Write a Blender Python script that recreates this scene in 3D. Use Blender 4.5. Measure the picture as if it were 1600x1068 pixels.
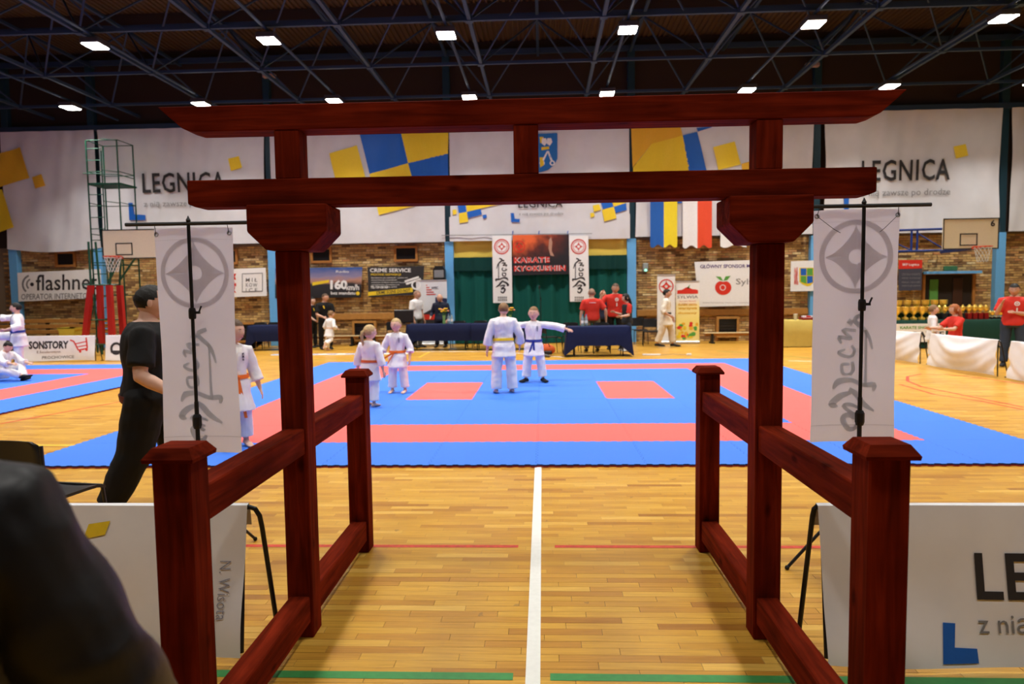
import bpy, bmesh, math, random
from mathutils import Vector, Matrix
random.seed(7)
PI = math.pi
for o in list(bpy.data.objects): bpy.data.objects.remove(o)
SC = bpy.context.scene
COL = SC.collection

# ------------------------------------------------------------------ camera, world, lamps, exposure
CH, CF, CYAW, CPIT, CROL, CX = 1.5943, 1094.84, 0.0443, 0.0691, -0.0135, 0.0694
_fw = Vector((-math.sin(CYAW)*math.cos(CPIT), math.cos(CYAW)*math.cos(CPIT), -math.sin(CPIT)))
_r0 = Vector((math.cos(CYAW), math.sin(CYAW), 0)); _u0 = _r0.cross(_fw)
_rt = _r0*math.cos(CROL) + _u0*math.sin(CROL); _up = _u0*math.cos(CROL) - _r0*math.sin(CROL)
cam_d = bpy.data.cameras.new('camera'); cam = bpy.data.objects.new('camera', cam_d); COL.objects.link(cam)
cam_d.sensor_width = 36.0; cam_d.lens = CF*36.0/1600.0
cam_d.clip_start = 0.05; cam_d.clip_end = 200
M = Matrix((_rt, _up, -_fw)).transposed().to_4x4(); M.translation = Vector((CX, 0, CH)); cam.matrix_world = M
cam_d.dof.use_dof = True; cam_d.dof.focus_distance = 3.3; cam_d.dof.aperture_fstop = 3.2
SC.camera = cam
world = bpy.data.worlds.new('world'); SC.world = world; world.use_nodes = True
world.node_tree.nodes['Background'].inputs[0].default_value = (0.5, 0.5, 0.5, 1)
world.node_tree.nodes['Background'].inputs[1].default_value = 0.02
LAMP_W = 90.0           # watts of each hall lamp
LAMP_GLOW = 40.0
SC.view_settings.view_transform = 'Standard'; SC.view_settings.look = 'None'
SC.view_settings.exposure = 0.32; SC.view_settings.gamma = 1.0
try: SC.view_settings.use_curve_mapping = False
except Exception: pass

# pixel of the 1600x1068 photograph -> point on the vertical plane y=Y / horizontal plane z=Z
def ray(px, py): return _fw + _rt*((px-800)/CF) - _up*((py-534)/CF)
def at(px, py, Y):
    d = ray(px, py); t = Y/d.y; return Vector((CX+d.x*t, Y, CH+d.z*t))
def fl(px, py, Z=0.0):
    d = ray(px, py); t = (Z-CH)/d.z; return Vector((CX+d.x*t, d.y*t, Z))
def inframe(p, m=60):
    v = Vector(p)-Vector((CX, 0, CH)); d = v.dot(_fw)
    if d < .1: return False
    x = 800+CF*v.dot(_rt)/d; y = 534-CF*v.dot(_up)/d
    return -m < x < 1600+m and -m < y < 1068+m

# ------------------------------------------------------------------ materials
MATS = {}
def mat(name, col, rough=.6, metal=0, emit=0, bump=0, bscale=30, var=0, spec=.28, coat=0, trans=0):
    if name in MATS: return MATS[name]
    m = bpy.data.materials.new(name); m.use_nodes = True; nt = m.node_tree; b = nt.nodes['Principled BSDF']
    c = (*col, 1)
    b.inputs['Base Color'].default_value = c; b.inputs['Roughness'].default_value = rough; b.inputs['Metallic'].default_value = metal
    b.inputs['Specular IOR Level'].default_value = spec; b.inputs['Coat Weight'].default_value = coat
    b.inputs['Transmission Weight'].default_value = trans
    if emit: b.inputs['Emission Color'].default_value = c; b.inputs['Emission Strength'].default_value = emit
    tc = nt.nodes.new('ShaderNodeTexCoord')
    nz = nt.nodes.new('ShaderNodeTexNoise'); nz.inputs['Scale'].default_value = bscale; nz.inputs['Detail'].default_value = 4
    nt.links.new(tc.outputs['Object'], nz.inputs['Vector'])
    v = var if var else .06
    hs = nt.nodes.new('ShaderNodeMix'); hs.data_type = 'RGBA'; hs.blend_type = 'MULTIPLY'
    rp = nt.nodes.new('ShaderNodeMapRange'); rp.inputs[1].default_value = .25; rp.inputs[2].default_value = .75; rp.inputs[3].default_value = 1-v; rp.inputs[4].default_value = 1+v*.4
    nt.links.new(nz.outputs['Fac'], rp.inputs[0])
    cc = nt.nodes.new('ShaderNodeCombineColor')
    for i in range(3): nt.links.new(rp.outputs[0], cc.inputs[i])
    hs.inputs[0].default_value = 1; hs.inputs[6].default_value = c; nt.links.new(cc.outputs[0], hs.inputs[7])
    nt.links.new(hs.outputs[2], b.inputs['Base Color'])
    if bump:
        bp = nt.nodes.new('ShaderNodeBump'); bp.inputs['Strength'].default_value = bump; bp.inputs['Distance'].default_value = .01
        nt.links.new(nz.outputs['Fac'], bp.inputs['Height']); nt.links.new(bp.outputs[0], b.inputs['Normal'])
    MATS[name] = m; return m
def N(nt, t, **kw):
    n = nt.nodes.new(t)
    for k, v in kw.items(): setattr(n, k, v)
    return n
def mth(nt, op, a, b=None):
    n = nt.nodes.new('ShaderNodeMath'); n.operation = op
    for i, v in enumerate((a, b)):
        if v is None: continue
        if isinstance(v, (int, float)): n.inputs[i].default_value = v
        else: nt.links.new(v, n.inputs[i])
    return n.outputs[0]
def ramp(nt, fac, stops):
    r = nt.nodes.new('ShaderNodeValToRGB'); e = r.color_ramp.elements
    e[0].position = stops[0][0]; e[0].color = (*stops[0][1], 1); e[1].position = stops[-1][0]; e[1].color = (*stops[-1][1], 1)
    for p, c in stops[1:-1]: x = e.new(p); x.color = (*c, 1)
    nt.links.new(fac, r.inputs[0]); return r.outputs[0]
BW, BL = .06, .44
def floor_material():
    m = bpy.data.materials.new('parquet'); m.use_nodes = True; nt = m.node_tree; b = nt.nodes['Principled BSDF']
    g = N(nt, 'ShaderNodeNewGeometry'); s = N(nt, 'ShaderNodeSeparateXYZ'); nt.links.new(g.outputs['Position'], s.inputs[0])
    x, y = s.outputs[0], s.outputs[1]
    row = mth(nt, 'FLOOR', mth(nt, 'DIVIDE', y, BW))
    off = mth(nt, 'MULTIPLY', mth(nt, 'FRACT', mth(nt, 'MULTIPLY', row, .381966)), BL)
    xx = mth(nt, 'DIVIDE', mth(nt, 'ADD', x, off), BL); colm = mth(nt, 'FLOOR', xx)
    cv = N(nt, 'ShaderNodeCombineXYZ'); nt.links.new(row, cv.inputs[0]); nt.links.new(colm, cv.inputs[1])
    wn = N(nt, 'ShaderNodeTexWhiteNoise', noise_dimensions='2D'); nt.links.new(cv.outputs[0], wn.inputs['Vector'])
    c = ramp(nt, wn.outputs['Value'], [(0, (.40, .17, .022)), (.08, (.52, .25, .032)), (.5, (.60, .315, .040)), (.90, (.65, .36, .050)), (1, (.74, .45, .09))])
    # grain along the board
    mp = N(nt, 'ShaderNodeMapping'); mp.inputs['Scale'].default_value = (3, 60, 1); nt.links.new(g.outputs['Position'], mp.inputs[0])
    ad = N(nt, 'ShaderNodeVectorMath', operation='ADD'); nt.links.new(mp.outputs[0], ad.inputs[0]); nt.links.new(wn.outputs['Color'], ad.inputs[1])
    nz = N(nt, 'ShaderNodeTexNoise'); nz.inputs['Scale'].default_value = 1.6; nz.inputs['Detail'].default_value = 5; nt.links.new(ad.outputs[0], nz.inputs['Vector'])
    gr = ramp(nt, nz.outputs['Fac'], [(.3, (.80, .76, .70)), (.7, (1.06, 1.06, 1.06))])
    mx = N(nt, 'ShaderNodeMix', data_type='RGBA', blend_type='MULTIPLY'); mx.inputs[0].default_value = 1; nt.links.new(c, mx.inputs[6]); nt.links.new(gr, mx.inputs[7])
    # joints, scuffs
    fx = mth(nt, 'FRACT', xx); fy = mth(nt, 'FRACT', mth(nt, 'DIVIDE', y, BW))
    jx = mth(nt, 'LESS_THAN', fx, .006); jy = mth(nt, 'LESS_THAN', fy, .025); j = mth(nt, 'MULTIPLY', mth(nt, 'MAXIMUM', jx, jy), .35)
    sp = N(nt, 'ShaderNodeTexNoise'); sp.inputs['Scale'].default_value = 9; sp.inputs['Detail'].default_value = 8; nt.links.new(g.outputs['Position'], sp.inputs['Vector'])
    sc = mth(nt, 'MULTIPLY', mth(nt, 'GREATER_THAN', sp.outputs['Fac'], .71), .45)
    tot = mth(nt, 'MAXIMUM', j, sc)
    m2 = N(nt, 'ShaderNodeMix', data_type='RGBA'); nt.links.new(tot, m2.inputs[0]); nt.links.new(mx.outputs[2], m2.inputs[6]); m2.inputs[7].default_value = (.12, .07, .035, 1); b.inputs['Specular IOR Level'].default_value = .28
    nt.links.new(m2.outputs[2], b.inputs['Base Color'])
    rn = N(nt, 'ShaderNodeTexNoise'); rn.inputs['Scale'].default_value = 2.5; nt.links.new(g.outputs['Position'], rn.inputs['Vector'])
    rr = N(nt, 'ShaderNodeMapRange'); rr.inputs[3].default_value = .26; rr.inputs[4].default_value = .42; nt.links.new(rn.outputs['Fac'], rr.inputs[0]); nt.links.new(rr.outputs[0], b.inputs['Roughness'])
    bp = N(nt, 'ShaderNodeBump'); bp.inputs['Strength'].default_value = .12; bp.inputs['Distance'].default_value = .004
    nt.links.new(nz.outputs['Fac'], bp.inputs['Height']); nt.links.new(bp.outputs[0], b.inputs['Normal'])
    return m
def stained_wood(name, axis, c0, c1, c2):
    m = bpy.data.materials.new(name); m.use_nodes = True; nt = m.node_tree; b = nt.nodes['Principled BSDF']
    tc = N(nt, 'ShaderNodeTexCoord'); mp = N(nt, 'ShaderNodeMapping')
    sc = [22, 22, 22]; sc[axis] = 1.6; mp.inputs['Scale'].default_value = sc; nt.links.new(tc.outputs['Object'], mp.inputs[0])
    nz = N(nt, 'ShaderNodeTexNoise'); nz.inputs['Scale'].default_value = 1.5; nz.inputs['Detail'].default_value = 7; nz.inputs['Distortion'].default_value = .6
    nt.links.new(mp.outputs[0], nz.inputs['Vector'])
    c = ramp(nt, nz.outputs['Fac'], [(.28, c0), (.52, c1), (.78, c2)])
    bl = N(nt, 'ShaderNodeTexNoise'); bl.inputs['Scale'].default_value = 3.5; bl.inputs['Detail'].default_value = 3; nt.links.new(tc.outputs['Object'], bl.inputs['Vector'])
    bc = ramp(nt, bl.outputs['Fac'], [(.3, (.55, .5, .5)), (.6, (1, 1, 1))])
    # knots
    mk = N(nt, 'ShaderNodeMapping'); ks = [7, 7, 7]; ks[axis] = 3.2; mk.inputs['Scale'].default_value = ks; nt.links.new(tc.outputs['Object'], mk.inputs[0])
    vo = N(nt, 'ShaderNodeTexVoronoi'); vo.inputs['Scale'].default_value = 1; nt.links.new(mk.outputs[0], vo.inputs['Vector'])
    kc = ramp(nt, vo.outputs['Distance'], [(.05, (.25, .2, .2)), (.14, (1, 1, 1))])
    m1 = N(nt, 'ShaderNodeMix', data_type='RGBA', blend_type='MULTIPLY'); m1.inputs[0].default_value = .8; nt.links.new(c, m1.inputs[6]); nt.links.new(bc, m1.inputs[7])
    m2 = N(nt, 'ShaderNodeMix', data_type='RGBA', blend_type='MULTIPLY'); m2.inputs[0].default_value = .8; nt.links.new(m1.outputs[2], m2.inputs[6]); nt.links.new(kc, m2.inputs[7])
    nt.links.new(m2.outputs[2], b.inputs['Base Color']); b.inputs['Roughness'].default_value = .6; b.inputs['Specular IOR Level'].default_value = 0.008
    bp = N(nt, 'ShaderNodeBump'); bp.inputs['Strength'].default_value = .35; bp.inputs['Distance'].default_value = .004
    nt.links.new(nz.outputs['Fac'], bp.inputs['Height']); nt.links.new(bp.outputs[0], b.inputs['Normal'])
    return m
def brick_material():
    m = bpy.data.materials.new('brick_clay'); m.use_nodes = True; nt = m.node_tree; b = nt.nodes['Principled BSDF']
    g = N(nt, 'ShaderNodeNewGeometry'); oi = N(nt, 'ShaderNodeObjectInfo')
    r = mth(nt, 'FRACT', mth(nt, 'ADD', g.outputs['Random Per Island'], mth(nt, 'MULTIPLY', oi.outputs['Random'], 7.3)))
    c = ramp(nt, r, [(0, (.16, .08, .03)), (.15, (.33, .18, .065)), (.4, (.54, .34, .12)), (.7, (.68, .46, .17)), (.86, (.48, .22, .08)), (1, (.78, .62, .32))])
    nz = N(nt, 'ShaderNodeTexNoise'); nz.inputs['Scale'].default_value = 14; nz.inputs['Detail'].default_value = 5; nt.links.new(g.outputs['Position'], nz.inputs['Vector'])
    nn = ramp(nt, nz.outputs['Fac'], [(.3, (.7, .68, .66)), (.7, (1.1, 1.1, 1.1))])
    mx = N(nt, 'ShaderNodeMix', data_type='RGBA', blend_type='MULTIPLY'); mx.inputs[0].default_value = 1; nt.links.new(c, mx.inputs[6]); nt.links.new(nn, mx.inputs[7])
    nt.links.new(mx.outputs[2], b.inputs['Base Color']); b.inputs['Roughness'].default_value = .85
    return m

FLOORM = floor_material(); BRICKM = brick_material()
RED0, RED1, RED2 = (.075, .0080, .0028), (.145, .0140, .0045), (.235, .024, .0075)
WX = stained_wood('red_stained_wood_x', 0, RED0, RED1, RED2)
WY = stained_wood('red_stained_wood_y', 1, RED0, RED1, RED2)
WZ = stained_wood('red_stained_wood_z', 2, RED0, RED1, RED2)
white_cloth = mat('white_vinyl', (.80, .79, .80), .55, bump=.05, bscale=5)
wall_vinyl = mat('wall_banner_vinyl', (.62, .62, .645), .6, bump=.15, bscale=3, var=.05)
blackp = mat('black_paint', (.012, .012, .013), .4)
black_plastic = mat('black_plastic', (.014, .014, .015), .38)
dark_print = mat('dark_print', (.03, .028, .03), .6)
grey_print = mat('grey_print', (.22, .22, .23), .6)
blue_print = mat('blue_print', (.015, .12, .50), .5)
yellow_print = mat('yellow_print', (.80, .58, .03), .5)
orange_print = mat('orange_print', (.75, .42, .03), .5)
red_print = mat('red_print', (.65, .035, .02), .5)
white_print = mat('white_print', (.82, .82, .82), .5)
green_print = mat('green_print', (.10, .35, .06), .5)
navy = mat('navy_cloth', (.0045, .009, .045), .9, bump=.2, bscale=12)
truss_blue = mat('truss_blue_paint', (.022, .045, .085), .55)
column_blue = mat('column_light_blue', (.14, .42, .78), .5)
column_dark = mat('column_teal', (.012, .04, .058), .5)

# ------------------------------------------------------------------ mesh helpers
LINK = []
COUNT = {}
class MB:
    def __init__(s): s.v = []; s.f = []; s.mi = []; s.cur = 0
    def add(s, vs, fs):
        n = len(s.v); s.v += [tuple(v) for v in vs]; s.f += [tuple(i+n for i in f) for f in fs]; s.mi += [s.cur]*len(fs); return s
    def box(s, x0, x1, y0, y1, z0, z1):
        vs = [(x, y, z) for x in (x0, x1) for y in (y0, y1) for z in (z0, z1)]
        return s.add(vs, [(0, 1, 3, 2), (4, 6, 7, 5), (0, 4, 5, 1), (2, 3, 7, 6), (0, 2, 6, 4), (1, 5, 7, 3)])
    def bevbox(s, x0, x1, y0, y1, z0, z1, b=.006):
        bm = bmesh.new(); bmesh.ops.create_cube(bm, size=1)
        for v in bm.verts: v.co = Vector(((x0+x1)/2+v.co.x*(x1-x0), (y0+y1)/2+v.co.y*(y1-y0), (z0+z1)/2+v.co.z*(z1-z0)))
        bmesh.ops.bevel(bm, geom=bm.edges[:]+bm.verts[:], offset=b, segments=1, affect='EDGES', profile=.5)
        return s.addbm(bm)
    def addbm(s, bm, M=None):
        bm.verts.index_update()
        s.add([(M @ v.co if M else v.co) for v in bm.verts], [tuple(v.index for v in f.verts) for f in bm.faces]); bm.free(); return s
    def tube(s, pts, r, n=8, cap=True, r2=None):
        pts = [Vector(p) for p in pts]; k = len(pts); rs = r if isinstance(r, (list, tuple)) else [r]*k
        rings = []; ref = None
        for i, p in enumerate(pts):
            t = (pts[min(i+1, k-1)]-pts[max(i-1, 0)]).normalized()
            if ref is None: ref = t.orthogonal().normalized()
            ref = (ref-t*ref.dot(t)).normalized(); w = t.cross(ref)
            rings.append([p+(ref*math.cos(a)+w*math.sin(a))*rs[i] for a in [2*PI*j/n for j in range(n)]])
        return s.loft(rings, cap)
    def loft(s, rings, cap=True, closed=True):
        n = len(rings[0]); vs = [v for r in rings for v in r]; fs = []
        for i in range(len(rings)-1):
            for j in range(n if closed else n-1):
                a = i*n+j; b = i*n+(j+1) % n; fs.append((a, b, b+n, a+n))
        if cap: fs.append(tuple(range(n-1, -1, -1))); fs.append(tuple((len(rings)-1)*n+j for j in range(n)))
        return s.add(vs, fs)
    def etube(s, P, RX, RY=None, U=Vector((1, 0, 0)), n=12, rnd=True, rend=True):
        P = [Vector(p) for p in P]; RY = RY or RX; rings = []; k = len(P)
        def ring(c, t, rx, ry):
            u = (U-t*U.dot(t))
            if u.length < .05: u = Vector((0, 1, 0))-t*t.y
            u.normalize(); w = t.cross(u)
            return [c+u*math.cos(a)*rx+w*math.sin(a)*ry for a in [2*PI*j/n for j in range(n)]]
        for i in range(k):
            t = (P[min(i+1, k-1)]-P[max(i-1, 0)]).normalized()
            if i == 0 and rnd: rings.append(ring(P[0]-t*min(RX[0], RY[0])*.5, t, RX[0]*.6, RY[0]*.6))
            rings.append(ring(P[i], t, RX[i], RY[i]))
            if i == k-1 and rnd and rend: rings.append(ring(P[i]+t*min(RX[i], RY[i])*.5, t, RX[i]*.6, RY[i]*.6))
        return s.loft(rings)
    def ball(s, c, rx, ry=None, rz=None, nu=12, nv=8):
        ry = ry or rx; rz = rz or rx; rings = []
        for i in range(1, nv):
            th = PI*i/nv; rings.append([(c[0]+rx*math.sin(th)*math.cos(a), c[1]+ry*math.sin(th)*math.sin(a), c[2]-rz*math.cos(th)) for a in [2*PI*j/nu for j in range(nu)]])
        return s.loft(rings)
    def lathe(s, prof, n=16, c=(0, 0, 0), cap=True):
        return s.loft([[(c[0]+r*math.cos(a), c[1]+r*math.sin(a), c[2]+z) for a in [2*PI*j/n for j in range(n)]] for r, z in prof], cap)
    def prism(s, poly, d):      # poly 3D pts, extruded by vector d
        n = len(poly); p = [Vector(q) for q in poly]; d = Vector(d)
        return s.add(p+[q+d for q in p], [tuple(range(n)), tuple(range(2*n-1, n-1, -1))]+[(i, (i+1) % n, (i+1) % n+n, i+n) for i in range(n)])
    def poly(s, pts): return s.add(pts, [tuple(range(len(pts)))])
    def mesh(s, name, mats, smooth=False, fix=True):
        me = bpy.data.meshes.new(name); me.from_pydata(s.v, [], s.f); me.update()
        for m in (mats if isinstance(mats, (list, tuple)) else [mats]): me.materials.append(m)
        if any(s.mi): me.polygons.foreach_set('material_index', s.mi)
        if fix and s.f:
            bm = bmesh.new(); bm.from_mesh(me); bmesh.ops.recalc_face_normals(bm, faces=bm.faces); bm.to_mesh(me); bm.free()
        if smooth: shade(me)
        return me
def shade(me, ang=50):
    me.polygons.foreach_set('use_smooth', [True]*len(me.polygons))
    try: me.set_sharp_from_angle(angle=math.radians(ang))
    except Exception: pass
def obj(name, me, mats=None, parent=None, loc=None, rot=None, smooth=False, label=None, kind=None, fix=True):
    if isinstance(me, MB): me = me.mesh(name, mats, smooth, fix)
    o = bpy.data.objects.new(name, me); o.parent = parent
    if loc is not None: o.location = loc
    if rot is not None: o.rotation_euler = rot
    if label: o['label'] = label
    if kind: o['kind'] = kind
    LINK.append(o); return o
def tag(o, label, cat, group=None):
    o['label'] = label; o['category'] = cat
    if group: o['group'] = group
    return o
def thing(name, label, cat, loc=(0, 0, 0), rz=0, group=None):
    o = bpy.data.objects.new(name, None); o.empty_display_size = .1; o.location = loc; o.rotation_euler = (0, 0, rz)
    LINK.append(o); return tag(o, label, cat, group)
KIDS = {}
def dup(root, loc=None, rz=None, label=None, group=None):
    r = root.copy(); LINK.append(r)
    if loc is not None: r.location = loc
    if rz is not None: r.rotation_euler = (0, 0, rz)
    if label: r['label'] = label
    if group: r['group'] = group
    for ch in [o for o in LINK if o.parent == root]:
        c = ch.copy(); c.parent = r; LINK.append(c)
        for g in [o for o in LINK if o.parent == ch]:
            d = g.copy(); d.parent = c; LINK.append(d)
    return r
def evalmesh(o):
    COL.objects.link(o); bpy.context.view_layer.update()
    dg = bpy.context.evaluated_depsgraph_get(); me = bpy.data.meshes.new_from_object(o.evaluated_get(dg))
    COL.objects.unlink(o); d = o.data; bpy.data.objects.remove(o); return me
def remesh(mb, mats, voxel, smooth=4):
    me = mb.mesh('tmp', mats); o = bpy.data.objects.new('tmp', me)
    r = o.modifiers.new('r', 'REMESH'); r.mode = 'VOXEL'; r.voxel_size = voxel; r.use_smooth_shade = True
    s = o.modifiers.new('s', 'SMOOTH'); s.factor = .5; s.iterations = smooth
    out = evalmesh(o)
    if not out.materials:
        for m in (mats if isinstance(mats, (list, tuple)) else [mats]): out.materials.append(m)
    return out
TXT = {}
def text2d(body, bold=0.0, spacing=1.0):
    k = (body, bold, spacing)
    if k in TXT: return TXT[k]
    cu = bpy.data.curves.new('t', 'FONT'); cu.body = body; cu.offset = bold; cu.space_character = spacing; cu.resolution_u = 2
    me = evalmesh(bpy.data.objects.new('t', cu))
    vs = [(v.co.x, v.co.y) for v in me.vertices]; fs = [tuple(p.vertices) for p in me.polygons]
    x0 = min(v[0] for v in vs); x1 = max(v[0] for v in vs); y0 = min(v[1] for v in vs); y1 = max(v[1] for v in vs)
    TXT[k] = ([((x-x0)/(x1-x0), (y-y0)/(y1-y0)) for x, y in vs], fs, (x1-x0)/(y1-y0)); return TXT[k]
def flat_text(mb, body, fn, bold=0.0, spacing=1.0, flip=False):
    vs, fs, _ = text2d(body, bold, spacing)
    if flip: vs = [(1-x, y) for x, y in vs]
    return mb.add([fn(x, y) for x, y in vs], fs)
def ribbon(mb, pts, wid, fn):       # variable width brush stroke in unit coordinates
    P = [Vector(p) for p in pts]; Q = []; W = []
    for i in range(len(P)-1):
        a = P[max(i-1, 0)]; b = P[i]; c = P[i+1]; d = P[min(i+2, len(P)-1)]
        for k in range(4):
            t = k/4; Q.append(.5*((2*b)+(c-a)*t+(2*a-5*b+4*c-d)*t*t+(3*b-a-3*c+d)*t**3)); W.append(wid[i]*(1-t)+wid[i+1]*t)
    Q.append(P[-1]); W.append(wid[-1]); L = []; R = []
    for i, q in enumerate(Q):
        t = (Q[min(i+1, len(Q)-1)]-Q[max(i-1, 0)]); n = Vector((-t.y, t.x)); n = n.normalized() if n.length > 0 else Vector((1, 0))
        L.append(fn(*(q+n*W[i]/2))); R.append(fn(*(q-n*W[i]/2)))
    k = len(L); mb.add(L+R, [(i, i+1, k+i+1, k+i) for i in range(k-1)])
BR = [([(560,300),(590,318),(548,360),(530,412)],[10,12,10,5]), ([(552,350),(551,450),(551,535)],[7,6,8]),
      ([(596,330),(612,318)],[14,12]), ([(585,352),(628,350),(600,378),(640,372),(632,392)],[7,9,7,10,5]),
      ([(600,400),(590,418),(604,436),(632,430),(640,420),(620,412)],[7,8,8,8,8,4]),
      ([(598,452),(594,478),(606,496)],[8,10,6]), ([(606,460),(630,462),(626,490),(606,492)],[7,8,8,5]),
      ([(524,548),(522,528),(560,528),(600,512),(640,516),(656,540)],[6,14,10,10,16,6]),
      ([(606,540),(584,556),(556,590),(520,614)],[8,14,14,5]), ([(600,552),(636,566),(658,590),(640,598)],[9,16,18,4]),
      ([(566,606),(600,592),(622,596),(596,618),(576,624)],[6,10,9,9,6]),
      ([(578,640),(606,626),(622,640),(604,672),(582,668),(576,654)],[7,13,14,12,10,7])]
def calligraphy(mb, fn, flip=False):   # unit box
    for pts, w in BR:
        q = [((x-515)/150, 1-(y-290)/390) for x, y in pts]
        if flip: q = [(1-x, y) for x, y in q]
        # widths scaled to unit (x); fn handles aspect
        P = [Vector((x*150, y*390)) for x, y in q]
        ribbon(mb, P, [k*1.35 for k in w], lambda a, b: fn(a/150, b/390))
def ringpoly(mb, c, r0, r1, fn, n=36):
    vs = [fn(c[0]+r*math.cos(2*PI*i/n), c[1]+r*math.sin(2*PI*i/n)) for r in (r0, r1) for i in range(n)]
    mb.add(vs, [(i, (i+1) % n, n+(i+1) % n, n+i) for i in range(n)])
def disc(mb, c, r, fn, n=24): mb.poly([fn(c[0]+r*math.cos(2*PI*i/n), c[1]+r*math.sin(2*PI*i/n)) for i in range(n)])
def kanku(mb, c, r, fn, thin=False, fat=False):
    ringpoly(mb, c, r*.86, r, fn)
    if thin: ringpoly(mb, c, r*.68, r*.74, fn)
    q = .62 if thin else .86
    p_, a_ = (.75, .86) if fat else (.62, q)
    pts = [(2*PI*i/64, r*a_/((abs(math.cos(2*PI*i/64))**p_+abs(math.sin(2*PI*i/64))**p_)**(1/p_))) for i in range(64)]
    outer = [(c[0]+rr*math.cos(a), c[1]+rr*math.sin(a)) for a, rr in pts]
    inner = [(c[0]+r*.20*math.cos(a), c[1]+r*.20*math.sin(a)) for a, rr in pts]
    n = len(outer); mb.add([fn(*p) for p in inner]+[fn(*p) for p in outer], [(i, (i+1) % n, n+(i+1) % n, n+i) for i in range(n)])
def wplane(Y, off=0.0):     # unit helper: maps x,z of the wall plane
    return lambda x, z: (x, Y-off, z)

# ------------------------------------------------------------------ the hall
WY_, WX0, WX1, YB, ZC = 22.5, -19.0, 19.0, -6.0, 9.45
RX0, RX1, RY0, RY1 = -2.64, 2.64, 45*BW, 65*BW
fm = MB()
for (a, b, c, d) in [(WX0, WX1, YB, RY0), (WX0, WX1, RY1, WY_), (WX0, RX0, RY0, RY1), (RX1, WX1, RY0, RY1)]:
    fm.poly([(a, c, 0), (b, c, 0), (b, d, 0), (a, d, 0)])
fm.poly([(RX0, RY0, -.02), (RX1, RY0, -.02), (RX1, RY1, -.02), (RX0, RY1, -.02)])
for a, b in [((RX0, RY0), (RX1, RY0)), ((RX1, RY0), (RX1, RY1)), ((RX1, RY1), (RX0, RY1)), ((RX0, RY1), (RX0, RY0))]:
    fm.poly([(*a, 0), (*b, 0), (*b, -.02), (*a, -.02)])
floor = obj('floor', fm, FLOORM, kind='structure', label='honey coloured parquet sports hall floor', fix=False)
for row in range(45, 65):
    off = ((row*.381966) % 1)*BL
    c0 = math.floor((RX0+off)/BL)
    for c in range(c0, c0+18):
        a = max(c*BL-off, RX0)+.0006; b = min((c+1)*BL-off, RX1)-.0006
        if b-a < .004: continue
        COUNT['fb'] = COUNT.get('fb', 0)+1
        m = MB(); y0, y1 = row*BW+.0005, (row+1)*BW-.0005; dz = random.uniform(-.0005, 0)
        m.add([(a, y0, -.019), (b, y0, -.019), (b, y1, -.019), (a, y1, -.019), (a, y0, dz-.0008), (b, y0, dz-.0008), (b, y1, dz-.0008), (a, y1, dz-.0008),
               (a+.001, y0+.001, dz), (b-.001, y0+.001, dz), (b-.001, y1-.001, dz), (a+.001, y1-.001, dz)],
              [(0, 1, 5, 4), (1, 2, 6, 5), (2, 3, 7, 6), (3, 0, 4, 7), (4, 5, 9, 8), (5, 6, 10, 9), (6, 7, 11, 10), (7, 4, 8, 11), (8, 9, 10, 11)])
        obj('floorboard', m, FLOORM, floor, fix=False)
# painted court lines
line_white = mat('line_white', (.80, .80, .74), .45); line_red = mat('line_red', (.62, .06, .03), .45, var=.3); line_green = mat('line_green', (.05, .27, .07), .4, var=.15)
line_yellow = mat('line_yellow', (.80, .55, .05), .45)
def fline(name, pts, w, m, z=.0012):
    k = len(pts); L = []; R = []
    for i, p in enumerate(pts):
        p = Vector((p[0], p[1])); a = Vector(pts[max(i-1, 0)][:2]); b = Vector(pts[min(i+1, k-1)][:2]); t = (b-a).normalized(); n = Vector((-t.y, t.x))*w/2
        L.append((p.x+n.x, p.y+n.y, z)); R.append((p.x-n.x, p.y-n.y, z))
    mb = MB(); mb.add(L+R, [(i, i+1, k+i+1, k+i) for i in range(k-1)]); obj(name, mb, m, floor)
fline('court_line', [(0.013, -5), (0.013, 6.4)], .062, line_white)
yr = fl(700, 853).y
fline('court_line', [(-18, yr), (-.10, yr)], .045, line_red); fline('court_line', [(.13, yr), (18, yr)], .045, line_red)
yg = fl(700, 1055.5).y
fline('court_line', [(-9, yg), (-.07, yg)], .055, line_green); fline('court_line', [(.085, yg), (9, yg)], .055, line_green)
def flp(l): return [tuple(fl(*p)) for p in l]
fline('court_line', flp([(0, 662), (190, 627)]), .05, line_red)
fline('court_line', flp([(55, 695), (118, 695.5)]), .05, line_yellow)
fline('court_line', flp([(1600, 636), (1540, 624), (1480, 612), (1440, 604), (1418, 595), (1418, 588), (1440, 584), (1480, 585), (1530, 590), (1600, 600)]), .05, line_red)
fline('court_line', flp([(1405, 600), (1460, 616), (1530, 626), (1600, 640)]), .05, line_red)
fline('court_line', flp([(1120, 548), (1230, 556), (1270, 560)]), .05, line_green)
fline('court_line', flp([(1232, 563.5), (1270, 564)]), .06, line_white)
fline('court_line', flp([(560, 551), (640, 549), (780, 549), (880, 558)]), .08, line_white)
fline('court_line', flp([(655, 558), (672, 549)]), .05, line_yellow)
fline('court_line', flp([(420, 563), (560, 561)]), .05, line_green)

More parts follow.
